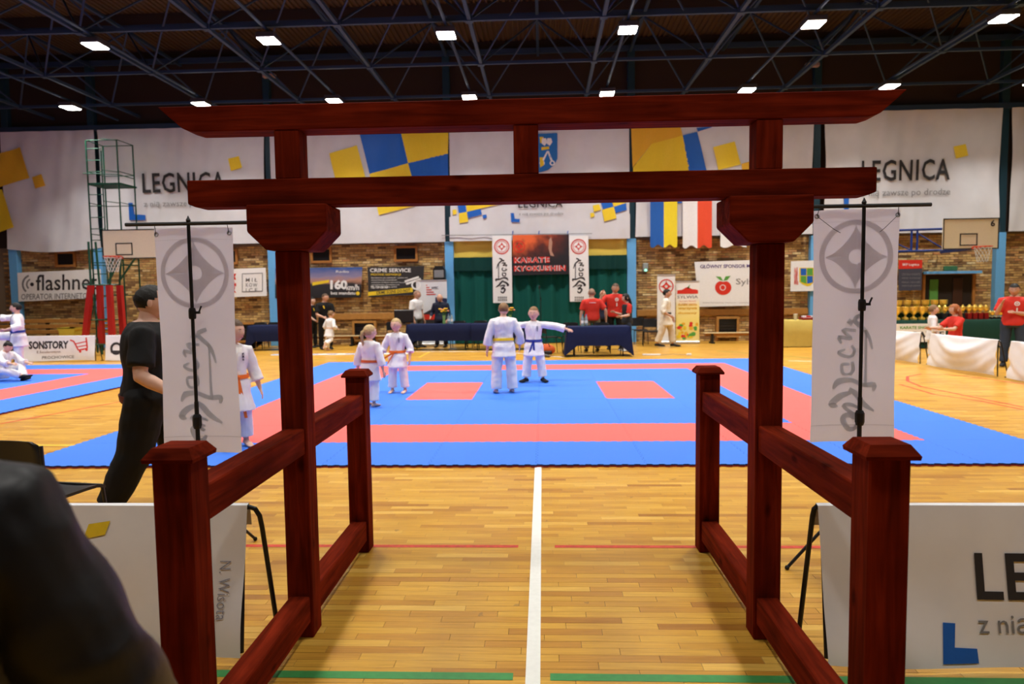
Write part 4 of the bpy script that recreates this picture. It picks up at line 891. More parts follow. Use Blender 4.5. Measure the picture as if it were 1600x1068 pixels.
# tables with blue cloths
tl_proto = None
def table(label, clabel, x0, x1, Y, drop=.46, endl=True, endr=True, cloth=navy, wide=.7, full=False, group=None):
    L = x1-x0; t = thing('folding_table', label, 'table', (x0, Y, 0))
    obj('tabletop', MB().bevbox(0, L, 0, wide, .715, .74, .005), mat('table_grey', (.35, .35, .36), .5), t)
    for x in (.15, L-.15):
        for y in (.08, wide-.08): obj('leg', MB().tube([(x, y, 0), (x, y, .715)], .014, 6), blackp, t)
        obj('crossbar', MB().tube([(x, .08, .16), (x, wide-.08, .16)], .010, 6), blackp, t)
    c = thing('tablecloth', clabel, 'tablecloth', (x0, Y, 0)) if False else None
    nx = 28; m = MB(); e = .012; rows = []
    zb = .02 if full else .74-drop
    for z, y in [(zb, -.035), (zb+(.745-zb)*.5, -.028), (.735, -.02), (.748, -.008), (.748, wide+.01), (.735, wide+.02), (zb, wide+.035)]:
        rows.append([(-e+(L+2*e)*i/nx, y+(.018*math.sin(i*1.9)*(.748-z) if y < .3 else -.018*math.sin(i*1.9)*(.748-z)), z) for i in range(nx+1)])
    m.loft(rows, cap=False, closed=False)
    for sgn, xx, on_ in ((-1, -e, endl), (1, L+e, endr)):
        if not on_: continue
        rows = []
        for v in (0, .35, .7, 1):
            z = .748-(.748-.03)*v; out = sgn*(.015+.07*v); rows.append([(xx+out+.02*math.sin(j*1.7)*v, -.02-.05*v+(wide+.04+.1*v)*j/10, z) for j in range(11)])
        m.loft(rows, cap=False, closed=False)
        for yy, s2 in ((-.02, -1), (wide+.02, 1)):   # corner fall
            m.poly([(xx, yy, .745), (xx+sgn*.085, yy+s2*.05, .03), (xx-sgn*.22, yy+s2*.03, zb)])
    o = obj('tablecloth', m, cloth, loc=(x0, Y, 0), smooth=True, fix=False); return tag(o, clabel, 'tablecloth')
table('folding table under the short blue cloth left of the main gate post', 'dark blue cloth on the table left of the main gate post', -8.62, -7.25, 20.3)
table('folding table carrying the black monitor, under a blue cloth', 'dark blue cloth on the table with the black monitor', -3.78, -1.98, 19.75, endr=False)
table('folding table under blue cloth behind the teenager with yellow belt', 'dark blue cloth behind the teenager with yellow belt', -1.94, -.10, 19.65, endl=False)
table('folding table under blue cloth in front of the men in red shirts', 'dark blue cloth on the table in front of the men in red shirts', .70, 2.20, 17.35)
ylw = mat('ochre_cloth', (.55, .42, .10), .8, bump=.2, bscale=8)
table('table under a floor-length ochre cloth right of the gate', 'floor-length ochre yellow cloth on the table right of the gate', 6.72, 8.7, 19.7, cloth=ylw, full=True)
ggr = mat('dark_green_cloth', (.006, .045, .03), .8, bump=.25, bscale=10)
TX0, TX1, TY = 9.35, 12.35, 18.9
table('long trophy table under a dark green cloth', 'dark green floor-length cloth of the trophy table', TX0, TX1, TY, cloth=ggr, full=True, wide=1.0)
# poster on trophy table front
m = MB().box(9.3, 10.62, TY-.075, TY-.06, .18, .66); p = tag(obj('table_poster', m, white_print), 'white poster with dark lettering fixed on the front of the trophy table', 'poster')
for bo, z0, z1, x0, x1, mt_ in (('KARATE SHOTOKAN', .52, .60, 9.45, 10.55, green_print), ('ZDRAWIE', .30, .45, 9.40, 10.58, dark_print)):
    mm = MB(); flat_text(mm, bo, lambda u, v: (x0+(x1-x0)*u, TY-.08, z0+(z1-z0)*v), .02); obj('lettering', mm, mt_, p, fix=False)
# trophies
gold = mat('polished_gold', (.95, .70, .16), .28, metal=.75); goldd = mat('gold_plastic', (.80, .60, .12), .35, metal=.5)
darkbase = mat('black_marble', (.02, .02, .022), .25); redbase = mat('red_lacquer', (.25, .012, .012), .3)
def trophy(kind, group, lab):
    t = thing('trophy', lab, 'trophy', (0, 0, 0), 0, group)
    if kind == 'cup':
        obj('base', MB().bevbox(-.05, .05, -.05, .05, 0, .05, .006), goldd, t); obj('stem', MB().lathe([(.035, .05), (.015, .07), (.012, .10), (.02, .12)], 10), gold, t)
        obj('bowl', MB().lathe([(.015, .115), (.045, .14), (.07, .20), (.075, .27), (.082, .285), (.074, .28), (.06, .20)], 14, cap=False), gold, t)
    elif kind == 'black' or kind == 'red':
        b_ = darkbase if kind == 'black' else redbase
        obj('base', MB().bevbox(-.055, .055, -.05, .05, 0, .17, .006), b_, t); obj('column', MB().lathe([(.025, .17), (.02, .20), (.035, .22)], 10), gold, t)
        obj('bowl', MB().lathe([(.015, .215), (.05, .24), (.065, .29), (.06, .33), (.068, .34), (.05, .30)], 12, cap=False), gold, t)
        obj('lid', MB().lathe([(.05, .335), (.03, .36), (.012, .375), (.015, .39), (.003, .40)], 10), gold, t)
    else:
        obj('base', MB().bevbox(-.035, .035, -.03, .03, 0, .05, .005), darkbase, t); obj('bowl', MB().lathe([(.02, .05), (.01, .08), (.03, .11), (.042, .16), (.046, .19), (.036, .15)], 10, cap=False), gold, t)
        obj('lid', MB().lathe([(.038, .185), (.02, .205), (.006, .23)], 8), gold, t)
    for s_ in (-1, 1):
        z = {'cup': .22, 'black': .28, 'red': .28, 'small': .15}[kind]; r = {'cup': .072, 'black': .06, 'red': .06, 'small': .04}[kind]
        obj('handle', MB().tube([(s_*r*.75, 0, z-.04), (s_*r*1.12, 0, z-.02), (s_*r*1.14, 0, z+.03), (s_*r*.95, 0, z+.045)], .005, 5), gold, t)
    return t
ZT_ = .752
step = tag(obj('display_step', MB().bevbox(TX0+.05, TX0+2.2, TY+.46, TY+.95, ZT_, ZT_+.17, .008), ggr), 'dark green covered step lifting the rear trophies', 'step')
ROWN = ['front row', 'second row', 'third row', 'back row']
spec = [('cup', 'gold cups on the left of the trophy table', 'large gold cup, %s from the left in the %s of the left group', [[(9.47+.215*i, TY+.13, ZT_) for i in range(5)], [(9.56+.215*i, TY+.34, ZT_) for i in range(5)], [(9.47+.24*i, TY+.57, ZT_+.17) for i in range(7)], [(9.58+.24*i, TY+.79, ZT_+.17) for i in range(7)]]),
        ('black', 'black based trophies in the middle of the table', 'gold trophy on black base, %s from the left in its %s', [[(10.70+.15*i, TY+.13, ZT_) for i in range(4)], [(10.66+.15*i, TY+.33, ZT_) for i in range(4)]]),
        ('red', 'red based trophies right of the middle', 'gold trophy on dark red base, %s from the left in its %s', [[(11.32+.145*i, TY+.13, ZT_) for i in range(4)], [(11.28+.145*i, TY+.33, ZT_) for i in range(4)], [(11.62+.145*i, TY+.60, ZT_) for i in range(3)]]),
        ('small', 'small trophies at the right end', 'small gold trophy at right table end, %s from left, %s', [[(11.92+.11*i, TY+.13, ZT_) for i in range(4)], [(11.88+.11*i, TY+.33, ZT_) for i in range(4)]])]
for kind, grp, lab, rows_ in spec:
    pr_ = None
    for r_, row_ in enumerate(rows_):
        for c_, q in enumerate(row_):
            l_ = lab % (ORD[c_], ROWN[r_])
            if pr_ is None: pr_ = trophy(kind, grp, l_); pr_.location = q; pr_.scale = (1.2,)*3 if kind == 'cup' else (.97,)*3
            else: dup(pr_, q, random.uniform(-.15, .15), label=l_)
# chairs
def chair_parts(t, seat_mt=black_plastic):
    m = MB(); rows = []
    for j in range(7):
        v = j/6; rows.append([(-.21+.42*i/8, -.21+.42*v, .45-.012*math.sin(i/8*PI)-.02*math.exp(-((v)/.12)**2)) for i in range(9)])
    top = m.loft(rows, cap=False, closed=False); rows2 = [[(x, y, z-.018) for x, y, z in r] for r in rows]; m.loft(rows2, cap=False, closed=False)
    ed = [rows[0][i] for i in range(9)]+[rows[j][8] for j in range(1, 7)]+[rows[6][i] for i in range(7, -1, -1)]+[rows[j][0] for j in range(5, 0, -1)]
    m.loft([ed, [(x, y, z-.018) for x, y, z in ed]], cap=False); obj('seat', m, seat_mt, t, smooth=True)
    m = MB(); rings = []
    for z, w, y in [(.54, .19, .215), (.58, .205, .225), (.72, .205, .24), (.775, .19, .245), (.795, .15, .247)]:
        rings.append([(w*math.sin(a)*1.0, y+.035*(1-abs(math.sin(a)))*0-.02*math.cos(math.sin(a)*1.3)+(.012 if math.cos(a) > 0 else 0), z) for a in [2*PI*k/16 for k in range(16)]])
    m.loft(rings); obj('backrest', m, seat_mt, t, smooth=True)
    for s_ in (-1, 1):
        obj('leg', MB().tube([(s_*.20, -.19, .435), (s_*.22, -.23, 0)], .011, 6), blackp, t); obj('leg', MB().tube([(s_*.20, .235, .77), (s_*.20, .22, .46), (s_*.22, .27, 0)], .011, 6), blackp, t)
    obj('seat_frame', MB().tube([(-.2, -.19, .43), (.2, -.19, .43)], .010, 6).tube([(-.2, .2, .43), (.2, .2, .43)], .010, 6), blackp, t)
ch = thing('stacking_chair', 'black plastic chair behind the left barrier, its back toward the camera', 'chair', (-2.93, 4.05, 0), math.radians(171)); chair_parts(ch)
for px, py, Y, rz, lab in [(402, 0, 21.45, 0, 'black chair behind the left blue table, left one'), (426, 0, 21.45, .1, 'black chair behind the left blue table beside the main gate post'), (716, 0, 20.8, 0, 'black chair behind the long blue table below the flower vase'),
                           (750, 0, 20.8, 0, 'black chair behind the long blue table left of the teenager'), (893, 0, 18.75, .1, 'black chair behind the right blue table near the water bottles'), (940, 0, 18.5, -.05, 'black chair behind the right blue table before the dark-haired woman'),
                           (999, 0, 21.6, .1, 'black chair against the wall nearest the blue column'), (1016, 0, 20.85, -.1, 'black chair against the wall beside the white roll-up display'), (620, 0, 20.8, .9, 'black folding chair left of the black monitor'), (862, 0, 18.45, 1.9, 'black chair with an orange bag under it between the blue tables')]:
    dup(ch, (at(px, 500, Y).x, Y, 0), rz, label=lab)
q = at(866, 545, 17.9); t = thing('sports_bag', 'orange and dark sports bag on the floor left of the right blue table', 'bag', (.12, 17.75, 0), .2)
obj('body', MB().etube([(-.20, 0, .15), (-.1, 0, .16), (.1, 0, .16), (.20, 0, .15)], [.10, .13, .13, .10], [.10, .14, .14, .10], Vector((0, 1, 0))), mat('bag_orange', (.60, .10, .02), .7), t, smooth=True); obj('strap', MB().tube([(-.12, -.1, .2), (-.06, -.1, .33), (.06, -.1, .33), (.12, -.1, .2)], .012, 6), blackp, t); obj('side_pocket', MB().bevbox(-.15, .15, -.17, -.11, .04, .14, .02), blackp, t)
q = at(855, 556, 17.4); t = thing('training_shoes', 'pair of dark trainers on the floor beside the orange bag', 'shoes', (.10, 17.35, 0), .4)
for s_ in (-1, 1): obj('shoe', MB().etube([(-.11, s_*.06, .045), (0, s_*.06, .05), (.12, s_*.06, .03)], [.04, .042, .035], [.045, .04, .025], Vector((0, 1, 0))), mat('shoe_grey', (.12, .12, .12), .7), t, smooth=True)
# monitor on the long table
q = at(631, 511, 19.9); t = thing('monitor', 'black flat monitor seen from behind on the long blue table', 'monitor', (q.x, 19.95, .752))
obj('screen_back', MB().bevbox(-.28, .28, -.03, .03, .05, .42, .02), black_plastic, t); obj('stand', MB().box(-.04, .04, -.02, .05, .01, .12), black_plastic, t); obj('base', MB().lathe([(.13, 0), (.13, .008), (.03, .018)], 18), black_plastic, t)
# flowers, bottles
def vase(px, Y, lab):
    q = at(px, 505, Y); t = thing('flower_vase', lab, 'flowers', (q.x, Y, .752))
    obj('vase', MB().lathe([(.04, 0), (.045, .02), (.035, .10), (.05, .24), (.044, .24), (.03, .10), (.035, .015)], 14), mat('green_glass', (.20, .42, .12), .1, spec=.6), t, smooth=True)
    m = MB()
    for k in range(9): a = k*.7; m.tube([(0, 0, .1), (.05*math.cos(a), .05*math.sin(a), .28), (.11*math.cos(a)*(.5+.06*k), .11*math.sin(a), .36+.02*(k % 3))], .004, 5)
    for k in range(14):
        a = k*2.4; r = .04+.008*k; c = Vector((r*math.cos(a), r*math.sin(a), .27+.03*(k % 3))); d = Vector((math.cos(a), math.sin(a), .5))*.06; n_ = Vector((-math.sin(a), math.cos(a), 0))*.02; m.poly([c, c+d*.5+n_, c+d, c+d*.5-n_])
    obj('foliage', m, mat('leaf_green', (.05, .18, .03), .6), t)
    for k in range(11):
        a = k*2.4; r = .03+.012*k; c = (r*math.cos(a), r*.8*math.sin(a), .39+.04*math.cos(k*1.3))
        obj('blossom', MB().lathe([(.005, -.02), (.03, -.008), (.042, .012), (.03, .022), (.012, .014)], 8, c), mat('petal_yellow', (.85, .55, .03), .6) if k % 4 else mat('petal_peach', (.8, .35, .2), .6), t)
vase(694, 20.05, 'glass vase of yellow flowers near the man in the dark suit'); vase(797, 20.0, 'glass vase of yellow flowers behind the teenager with yellow belt')
bottle_m = mat('bottle_plastic', (.55, .72, .78), .08, trans=.6); cap_blue = mat('cap_blue', (.03, .2, .5), .4)
def bottle(px, Y, lab):
    q = at(px, 505, Y); t = thing('water_bottle', lab, 'bottle', (q.x, Y, .752))
    obj('body', MB().lathe([(.035, 0), (.038, .02), (.038, .17), (.034, .20), (.014, .255), (.014, .27)], 12), bottle_m, t, smooth=True); obj('bottle_cap', MB().lathe([(.016, .268), (.016, .29)], 10), cap_blue, t); obj('wrap_label', MB().lathe([(.0392, .07), (.0392, .14)], 12, cap=False), white_print, t)
bottle(910, 17.7, 'clear water bottle on the right blue table, left of the pair'); bottle(916, 17.8, 'clear water bottle on the right blue table, right of the pair'); bottle(706, 19.95, 'clear water bottle right of the flower vase on the long table'); bottle(701, 20.1, 'clear water bottle close beside the flower vase on the long table')
# microphone stand
q = at(845, 500, 20.9); t = thing('microphone_stand', 'black microphone on a tall stand before the green curtain', 'microphone', (q.x, 20.9, 0))
obj('pole', MB().tube([(0, 0, .02), (0, 0, 1.45)], .012, 6), blackp, t); obj('boom', MB().tube([(0, 0, 1.42), (-.03, -.1, 1.72)], .009, 6), blackp, t); obj('base', MB().lathe([(.14, 0), (.14, .015), (.02, .03)], 16), blackp, t); obj('microphone', MB().etube([(-.03, -.1, 1.72), (-.035, -.12, 1.80)], [.018, .028], n=8), blackp, t); obj('clip', MB().box(-.02, .02, -.02, .02, 1.40, 1.46), blackp, t)
# things on the ochre table
q = at(1243, 495, 19.9); t = thing('paper_cup', 'small pale cup on the ochre table', 'cup', (q.x, 19.9, .752)); obj('body', MB().lathe([(.04, 0), (.055, .15), (.05, .15), (.036, .01)], 12), mat('pale_cup', (.6, .55, .4), .5), t); obj('lid', MB().lathe([(.057, .15), (.057, .16), (.02, .165)], 12), white_plastic, t)
q = at(1262, 495, 19.95); t = thing('red_tray', 'red box of small items on the ochre table', 'tray', (q.x+.12, 19.95, .752)); obj('body', MB().bevbox(-.32, .32, -.15, .15, 0, .07, .008), redbase, t)
for k in range(5): obj('item', MB().bevbox(-.28+.12*k, -.19+.12*k, -.10, .05, .07, .11, .006), red_print if k % 2 else white_print, t)
q = fl(1010, 556); t = thing('power_strip', 'white power strip with cables on the floor right of the blue table', 'cable', (2.55, 17.6, 0)); obj('body', MB().bevbox(0, .45, -.03, .03, 0, .04, .008), white_plastic, t)
obj('cord', MB().tube([(.45, 0, .02), (.6, .1, .008), (.8, .25, .008), (1.0, .1, .008), (1.1, -.05, .02)], .006, 5), mat('cable_grey', (.3, .3, .3), .5), t); obj('plug', MB().bevbox(1.08, 1.2, -.09, -.03, 0, .05, .008), white_plastic, t)
a = fl(420, 556); b = fl(640, 553.5)
t = thing('floor_banner', 'folded white banner with blue marks lying on the floor behind the mat', 'banner', ((a.x+b.x)/2, 18.75, 0)); obj('sheet', MB().bevbox(-(b.x-a.x)/2, (b.x-a.x)/2, -.12, .12, 0, .02, .005), white_print, t)
for k in range(6): obj('lettering', MB().box(-1.9+k*.5, -1.6+k*.5, -.07, .05, .0202, .021), blue_print, t)

# ------------------------------------------------------------------ basketball equipment and ladder tower
def hoop_parts(t, w, z0, z1, num, rimx, rimz, nx_):
    obj('backboard', MB().bevbox(-w/2, w/2, 0, .04, z0, z1, .008), cream, t)
    m = MB(); e = .03
    for q in [(-w/2, w/2, z0, z0+e), (-w/2, w/2, z1-e, z1), (-w/2, -w/2+e, z0, z1), (w/2-e, w/2, z0, z1)]: m.box(q[0], q[1], -.006, -.001, q[2], q[3])
    iw, ih, zc = .24, .34, z0+.10; 
    for q in [(-iw, iw, zc, zc+e), (-iw, iw, zc+ih-e, zc+ih), (-iw, -iw+e, zc, zc+ih), (iw-e, iw, zc, zc+ih)]: m.box(nx_+q[0], nx_+q[1], -.006, -.001, q[2], q[3])
    obj('board_marking', m, blackp, t)
    m = MB(); flat_text(m, num, lambda u, v: (w/2-.24+.12*u, -.007, z1-.24+.18*v), .03); obj('lettering', m, blackp, t, fix=False)
    R_ = .225; n_ = 24; pts = [(rimx+R_*math.cos(2*PI*k/n_), -.38+R_*math.sin(2*PI*k/n_), rimz) for k in range(n_+1)]
    obj('rim', MB().tube(pts, .014, 6).box(rimx-.07, rimx+.07, -.16, 0, rimz-.05, rimz+.01), mat('rim_orange', (.55, .06, .02), .4), t)
    m = MB()
    for k in range(12):
        for sgn in (-1, 1):
            L = []
            for j in range(6):
                a = 2*PI*(k+sgn*j*.5)/12; r = R_*(1-.45*(j/5)**.7); L.append((rimx+r*math.cos(a), -.38+r*math.sin(a), rimz-.085*j))
            m.tube(L, .005, 3, cap=False)
    obj('net', m, mat('net_white', (.6, .6, .55), .8), t)
hr = thing('basketball_hoop', 'cream basketball backboard number six with blue wall frame at right', 'basketball hoop', (12.0, 20.2, 0)); hoop_parts(hr, 1.52, 2.65, 3.51, '6', .10, 2.70, -.06)
blue_frame = mat('blue_frame_paint', (.01, .035, .20), .4)
for z in (2.68, 3.30): obj('frame_bar', MB().tube([(-1.95, 1.3, z), (-.2, .9, z), (0, .06, z)], .035, 6), blue_frame, hr); obj('frame_bar', MB().tube([(.3, .06, z), (.4, 2.2, z)], .03, 6), blue_frame, hr)
for x, y in ((-1.95, 1.3), (-1.05, 1.1), (-.9, 1.07)): obj('frame_bar', MB().tube([(x, y, 2.68), (x, y, 3.30)], .03, 6), blue_frame, hr)
for a, b in (((-1.95, 1.3, 3.2), (-1.05, 1.1, 2.7)), ((-.9, 1.07, 3.2), (-.2, .9, 2.7)), ((-1.95, 1.3, 3.3), (-1.95, 2.25, 3.3)), ((-1.95, 1.3, 2.68), (-1.95, 2.25, 2.68))): obj('frame_brace', MB().tube([a, b], .02, 6), blue_frame, hr)
hl = thing('basketball_stand', 'basketball hoop number four on a green stand with red padded legs', 'basketball hoop', (-11.2, 19.0, 0)); hoop_parts(hl, 1.75, 2.69, 3.50, '4', -.36, 2.74, -.26)
LEGS = [(at(137, 450, 19.4).x+11.2+.10, at(131, 520, 19.4).x+11.2, .4), (at(156, 450, 19.6).x+11.2, at(158, 520, 19.6).x+11.2, .6), (at(171, 450, 19.3).x+11.2, at(175, 520, 19.3).x+11.2, .3), (at(187, 450, 19.7).x+11.2, at(193, 520, 19.7).x+11.2, .7)]
for k, (xa, xb, y) in enumerate(LEGS):
    m = MB(); m.loft([[(xb+i, y+j, .28) for i, j in ((-.07, -.07), (.07, -.07), (.07, .07), (-.07, .07))], [(xa+i, y+j, 1.98) for i, j in ((-.065, -.07), (.065, -.07), (.065, .07), (-.065, .07))]]); obj('leg_pad', m, red_pad, hl)
    obj('stand_leg', MB().tube([(xb+(xb-xa)*.15, y, 0), (xa, y, 1.95), (min(xa+.3, -.15 if k > 1 else xa+.1), y*.6, 3.2)], .03, 6), green_paint, hl)
obj('stand_arm', MB().tube([(LEGS[2][0], .3, 2.1), (-.3, .06, 2.9)], .03, 6).tube([(LEGS[3][0], .7, 2.1), (.3, .06, 3.1)], .03, 6), green_paint, hl)
for z in (.3, 1.0, 2.0): obj('stand_bar', MB().tube([(LEGS[0][1]+.05, .4, z), (LEGS[3][1], .7, z)], .018, 6), green_paint, hl)
obj('stand_brace', MB().tube([(LEGS[0][1], .4, .3), (LEGS[1][0], .6, 2.0)], .015, 6).tube([(LEGS[1][1], .6, .3), (LEGS[0][0], .4, 2.0)], .015, 6), green_paint, hl)
tower_green = mat('tower_green', (.006, .05, .03), .6, spec=.1)
tw = thing('ladder_tower', 'tall green steel ladder tower standing before the wall banners at left', 'scaffold', (-13.15, 20.2, 0))
TW, TD, TH = .92, .8, 6.2
for x in (0, TW):
    for y in (0, TD): obj('upright', MB().tube([(x, y, 0), (x-.02, y, TH if x == 0 or True else 6)], .022, 6), tower_green, tw)
for k in range(18): obj('rung', MB().tube([(0, 0, .35+.33*k), (.42, 0, .35+.33*k)], .013, 5), tower_green, tw)
obj('upright', MB().tube([(.42, 0, 0), (.42, 0, TH-.3)], .018, 6), tower_green, tw)
for k in range(7):
    z = .8+.9*k
    for a, b in (((0, 0, z), (0, TD, z)), ((TW, 0, z), (TW, TD, z)), ((0, TD, z), (TW, TD, z)), ((.42, 0, z+.05), (TW, 0, z-.02))): obj('cross_bar', MB().tube([a, b], .012, 5), tower_green, tw)
obj('platform', MB().box(-.02, TW+.05, -.02, TD, 4.92, 4.97), tower_green, tw); obj('handrail', MB().tube([(-.12, -.05, 5.25), (TW, -.02, 5.2), (TW, TD, 5.2)], .015, 6).tube([(0, 0, TH), (TW, 0, TH), (TW, TD, TH), (0, TD, TH), (0, 0, TH)], .014, 6), tower_green, tw)
# ------------------------------------------------------------------ people
def smat(n, c): return mat('skin_'+n, c, .5, var=.04)
SK = smat('fair', (.70, .43, .32)); SK2 = smat('tan', (.56, .31, .21))
gi_white = mat('gi_cotton', (.80, .79, .80), .8, bump=.35, bscale=14, var=.05)
sclera = mat('eye_white', (.8, .78, .75), .3); iris = mat('eye_dark', (.03, .025, .02), .3); lipm = mat('lips', (.45, .16, .13), .5); browm = mat('brow_brown', (.12, .07, .04), .8)
HAIRM = {k: mat('hair_'+k, c, .6, bump=.4, bscale=60, var=.3) for k, c in {'blond': (.48, .33, .15), 'light': (.23, .125, .055), 'brown': (.10, .055, .03), 'dark': (.010, .008, .006), 'ginger': (.36, .11, .03), 'grey': (.35, .32, .30), 'shaved': (.30, .18, .12)}.items()}
CL = lambda n, c, **k: mat('cloth_'+n, c, .8, bump=.3, bscale=14, **k)
def lerp(a, b, t): return a+(b-a)*t
PROF = [(-.035, .080, .058), (0, .090, .064), (.05, .083, .058), (.10, .078, .053), (.16, .087, .058), (.21, .095, .060), (.245, .096, .056), (.268, .078, .048), (.287, .052, .041), (.302, .037, .035)]
def prof(s):
    for (a, b) in zip(PROF, PROF[1:]):
        if s <= b[0]:
            t = (s-a[0])/(b[0]-a[0]); t = max(-.6, t); return (lerp(a[1], b[1], t), lerp(a[2], b[2], t))
    return PROF[-1][1:]
NP = [0]
from mathutils import noise
def crumple(me, h, k=1.0):
    me.calc_loop_triangles() if False else None
    me.update(); co = [v.co.copy() for v in me.vertices]; no = [v.normal.copy() for v in me.vertices]
    for v, c, n_ in zip(me.vertices, co, no):
        q = c/h; a = noise.noise(Vector((q.x*9, q.y*9, q.z*16))+Vector((3.1*h, 7*h, 0))); b_ = 1-abs(noise.noise(Vector((q.x*14+q.z*8, q.y*14, q.z*11-q.x*9))))*2
        v.co = c+n_*h*k*(.0045*a+.0035*b_)
    me.update(); return me
def person(label, x, y, h, face, hair='light', style='short', kid=False, wide=1.0, skin=None, wear='gi', cols=None, arms=None, legs=None, spine=(0, 0, 1), head=(0, 0, 0), belt=None, tails=((-.03, -.16), (.035, -.18)), seat=0.0,
           zbase=0.0, vox=None, mark=True, foldk=1.0, longleg=False, feet=None, sleeve=.55, hem=.10, face_on=True, knot=True, drop=None):
    NP[0] += 1; skin = skin or SK; cols = cols or {}
    h = h/(.97 if not kid else .945)
    t = thing('person', label, 'person', (x, y, zbase), math.radians(face)); vox = vox or max(.010, h*.0095)
    hh = .165 if kid else .135; ls = .90 if kid else 1.0; S = Vector(spine).normalized()
    armL, armR = arms or (((.20, 0, -1), (.08, -.2, -1)), ((-.20, 0, -1), (-.08, -.2, -1)))
    legL, legR = legs or (((.07, 0, -1), (.03, .02, -1)), ((-.07, 0, -1), (-.03, .02, -1)))
    def leg(s, d):
        hip = Vector((s*.050*wide, 0, 0)); kn = hip+Vector(d[0]).normalized()*.235*ls; an = kn+Vector(d[1]).normalized()*.225*ls; return hip, kn, an
    LG = {1: leg(1, legL), -1: leg(-1, legR)}
    low = min(LG[1][2].z, LG[-1][2].z, LG[1][1].z+.02, LG[-1][1].z+.02) if seat == 0 else -seat
    P0 = Vector((0, 0, -low+.042)) if seat == 0 else Vector((0, 0, seat))
    up = lambda s_: P0+S*s_
    X = Vector((1, 0, 0)); V = S.cross(X); V = V if V.y > 0 else -V
    def tor(s_, a, k=1.0, add=0.0):
        rx, ry = prof(s_); return up(s_)+X*math.cos(a)*(rx*wide*k+add)+V*math.sin(a)*(ry*(wide if wide > 1 else 1)*k+add)
    def torso(mb, s0, s1, n, add, flare=0.0, fl0=.06):
        rings = []
        for i in range(n+1):
            s_ = s0+(s1-s0)*i/n; f = flare*max(0, (fl0-s_))/.12; rings.append([tor(s_, 2*PI*j/20, 1.0, add+f) for j in range(20)])
        mb.loft([[v*h for v in r] for r in rings])
    SH = {s: up(.250)+X*s*.104*(1+.6*(wide-1)) for s in (1, -1)}
    AR = {}
    for s, d in ((1, armL), (-1, armR)):
        el = SH[s]+Vector(d[0]).normalized()*.165; wr = el+Vector(d[1]).normalized()*.14
        hd = Vector(d[2]).normalized() if len(d) > 2 else Vector(d[1]).normalized(); AR[s] = (SH[s], el, wr, hd)
    yaw, pit, rol = [math.radians(a) for a in head]
    HR = Matrix.Rotation(yaw, 3, 'Z') @ Matrix.Rotation(rol, 3, 'Y') @ Matrix.Rotation(pit, 3, 'X')
    nb = up(.297); hc = nb+S*.014+HR @ Vector((0, -.012, hh*.48))
    # ---- body
    b = MB(); k = [h]
    torso(b, -.035, .300, 12, 0)
    b.etube([up(.27)*h, nb*h, (hc+HR @ Vector((0, .008, -hh*.12)))*h], [.034*h, .031*h*(1.15 if wide > 1.1 else 1), .031*h], n=12)
    for s in (1, -1):
        a, e, w, hd = AR[s]
        b.etube([(a-X*s*.04)*h, a*h, lerp(a, e, .35)*h, lerp(a, e, .8)*h, e*h, lerp(e, w, .3)*h, lerp(e, w, .85)*h, w*h], [q*h*(1+.5*(wide-1)) for q in (.028, .031, .029, .024, .023, .0235, .017, .0155)], n=10)
        b.etube([w*h, (w+hd*.022)*h, (w+hd*.047)*h], [.015*h, .021*h, .019*h], [.012*h, .010*h, .009*h], hd.orthogonal().normalized() if abs(hd.z) < .5 else Vector((.3, 1, 0)), n=10)
        hp, kn, an = [P0+q for q in LG[s]]
        b.etube([(hp+Vector((0, 0, .02)))*h, hp*h, lerp(hp, kn, .4)*h, lerp(hp, kn, .85)*h, kn*h, lerp(kn, an, .3)*h, lerp(kn, an, .8)*h, an*h], [q*h*(1+.4*(wide-1)) for q in (.045, .05, .045, .034, .033, .034, .022, .020)], n=12)
        sd = (an-kn).normalized(); fd = Vector((0, -1, 0))*(1 if sd.z < -.4 else .3)+(Vector((0, 0, -1)) if sd.z > -.4 else Vector((0, 0, -.05))); fd.normalize()
        if feet and feet.get(s): fd = Vector(feet[s]).normalized()
        AR[('f', s)] = (an, fd)
        dn = Vector((0, 0, -1))*.020 if abs(fd.z) < .7 else Vector((0, 0, 0))
        b.etube([(an-fd*.03+dn)*h, (an+dn*.6)*h, (an+fd*.05+dn*1.0)*h, (an+fd*.095+dn*1.3)*h, (an+fd*.115+dn*1.35)*h], [.018*h, .023*h, .026*h, .027*h, .020*h], [.018*h, .020*h, .016*h, .011*h, .008*h], n=10)
    me = remesh(b, skin, vox, 3)
    bm = bmesh.new(); bm.from_mesh(me)
    e = MB()
    # head
    H = hh*h; NU, NV = 28, 20
    def hp_(x_, y_, z_, grow=1.0):
        rx, ry, rz = .375, .475, .5; ax = rx*x_*grow; ay = ry*y_*grow; az = rz*z_*grow
        if z_ < 0: ax *= 1-.30*(-z_)**1.4; ay *= (1-.40*(-z_)) if y_ > 0 else (1-.06*(-z_))
        if grow == 1.0 and y_ < 0:
            ay -= .11*math.exp(-(x_/.15)**2-((z_+.20)/.16)**2); ay -= .02*math.exp(-(x_/.12)**2-((z_-.02)/.2)**2)
            for q in (-.36, .36): ay += .035*math.exp(-((x_-q)/.16)**2-((z_-.06)/.11)**2)
            ay -= .02*math.exp(-(x_/.25)**2-((z_+.52)/.10)**2); ay -= .03*math.exp(-(x_/.3)**2-((z_+.85)/.15)**2)
            if z_ > .1: ay -= .012*math.exp(-(x_/.5)**2-((z_-.28)/.15)**2)
        return (hc*h)+HR @ (Vector((ax, ay, az))*H)
    rings = []
    for i in range(1, NV):
        th = PI*i/NV; rings.append([hp_(math.sin(th)*math.cos(a), math.sin(th)*math.sin(a), -math.cos(th)) for a in [2*PI*j/NU for j in range(NU)]])
    e.loft(rings)
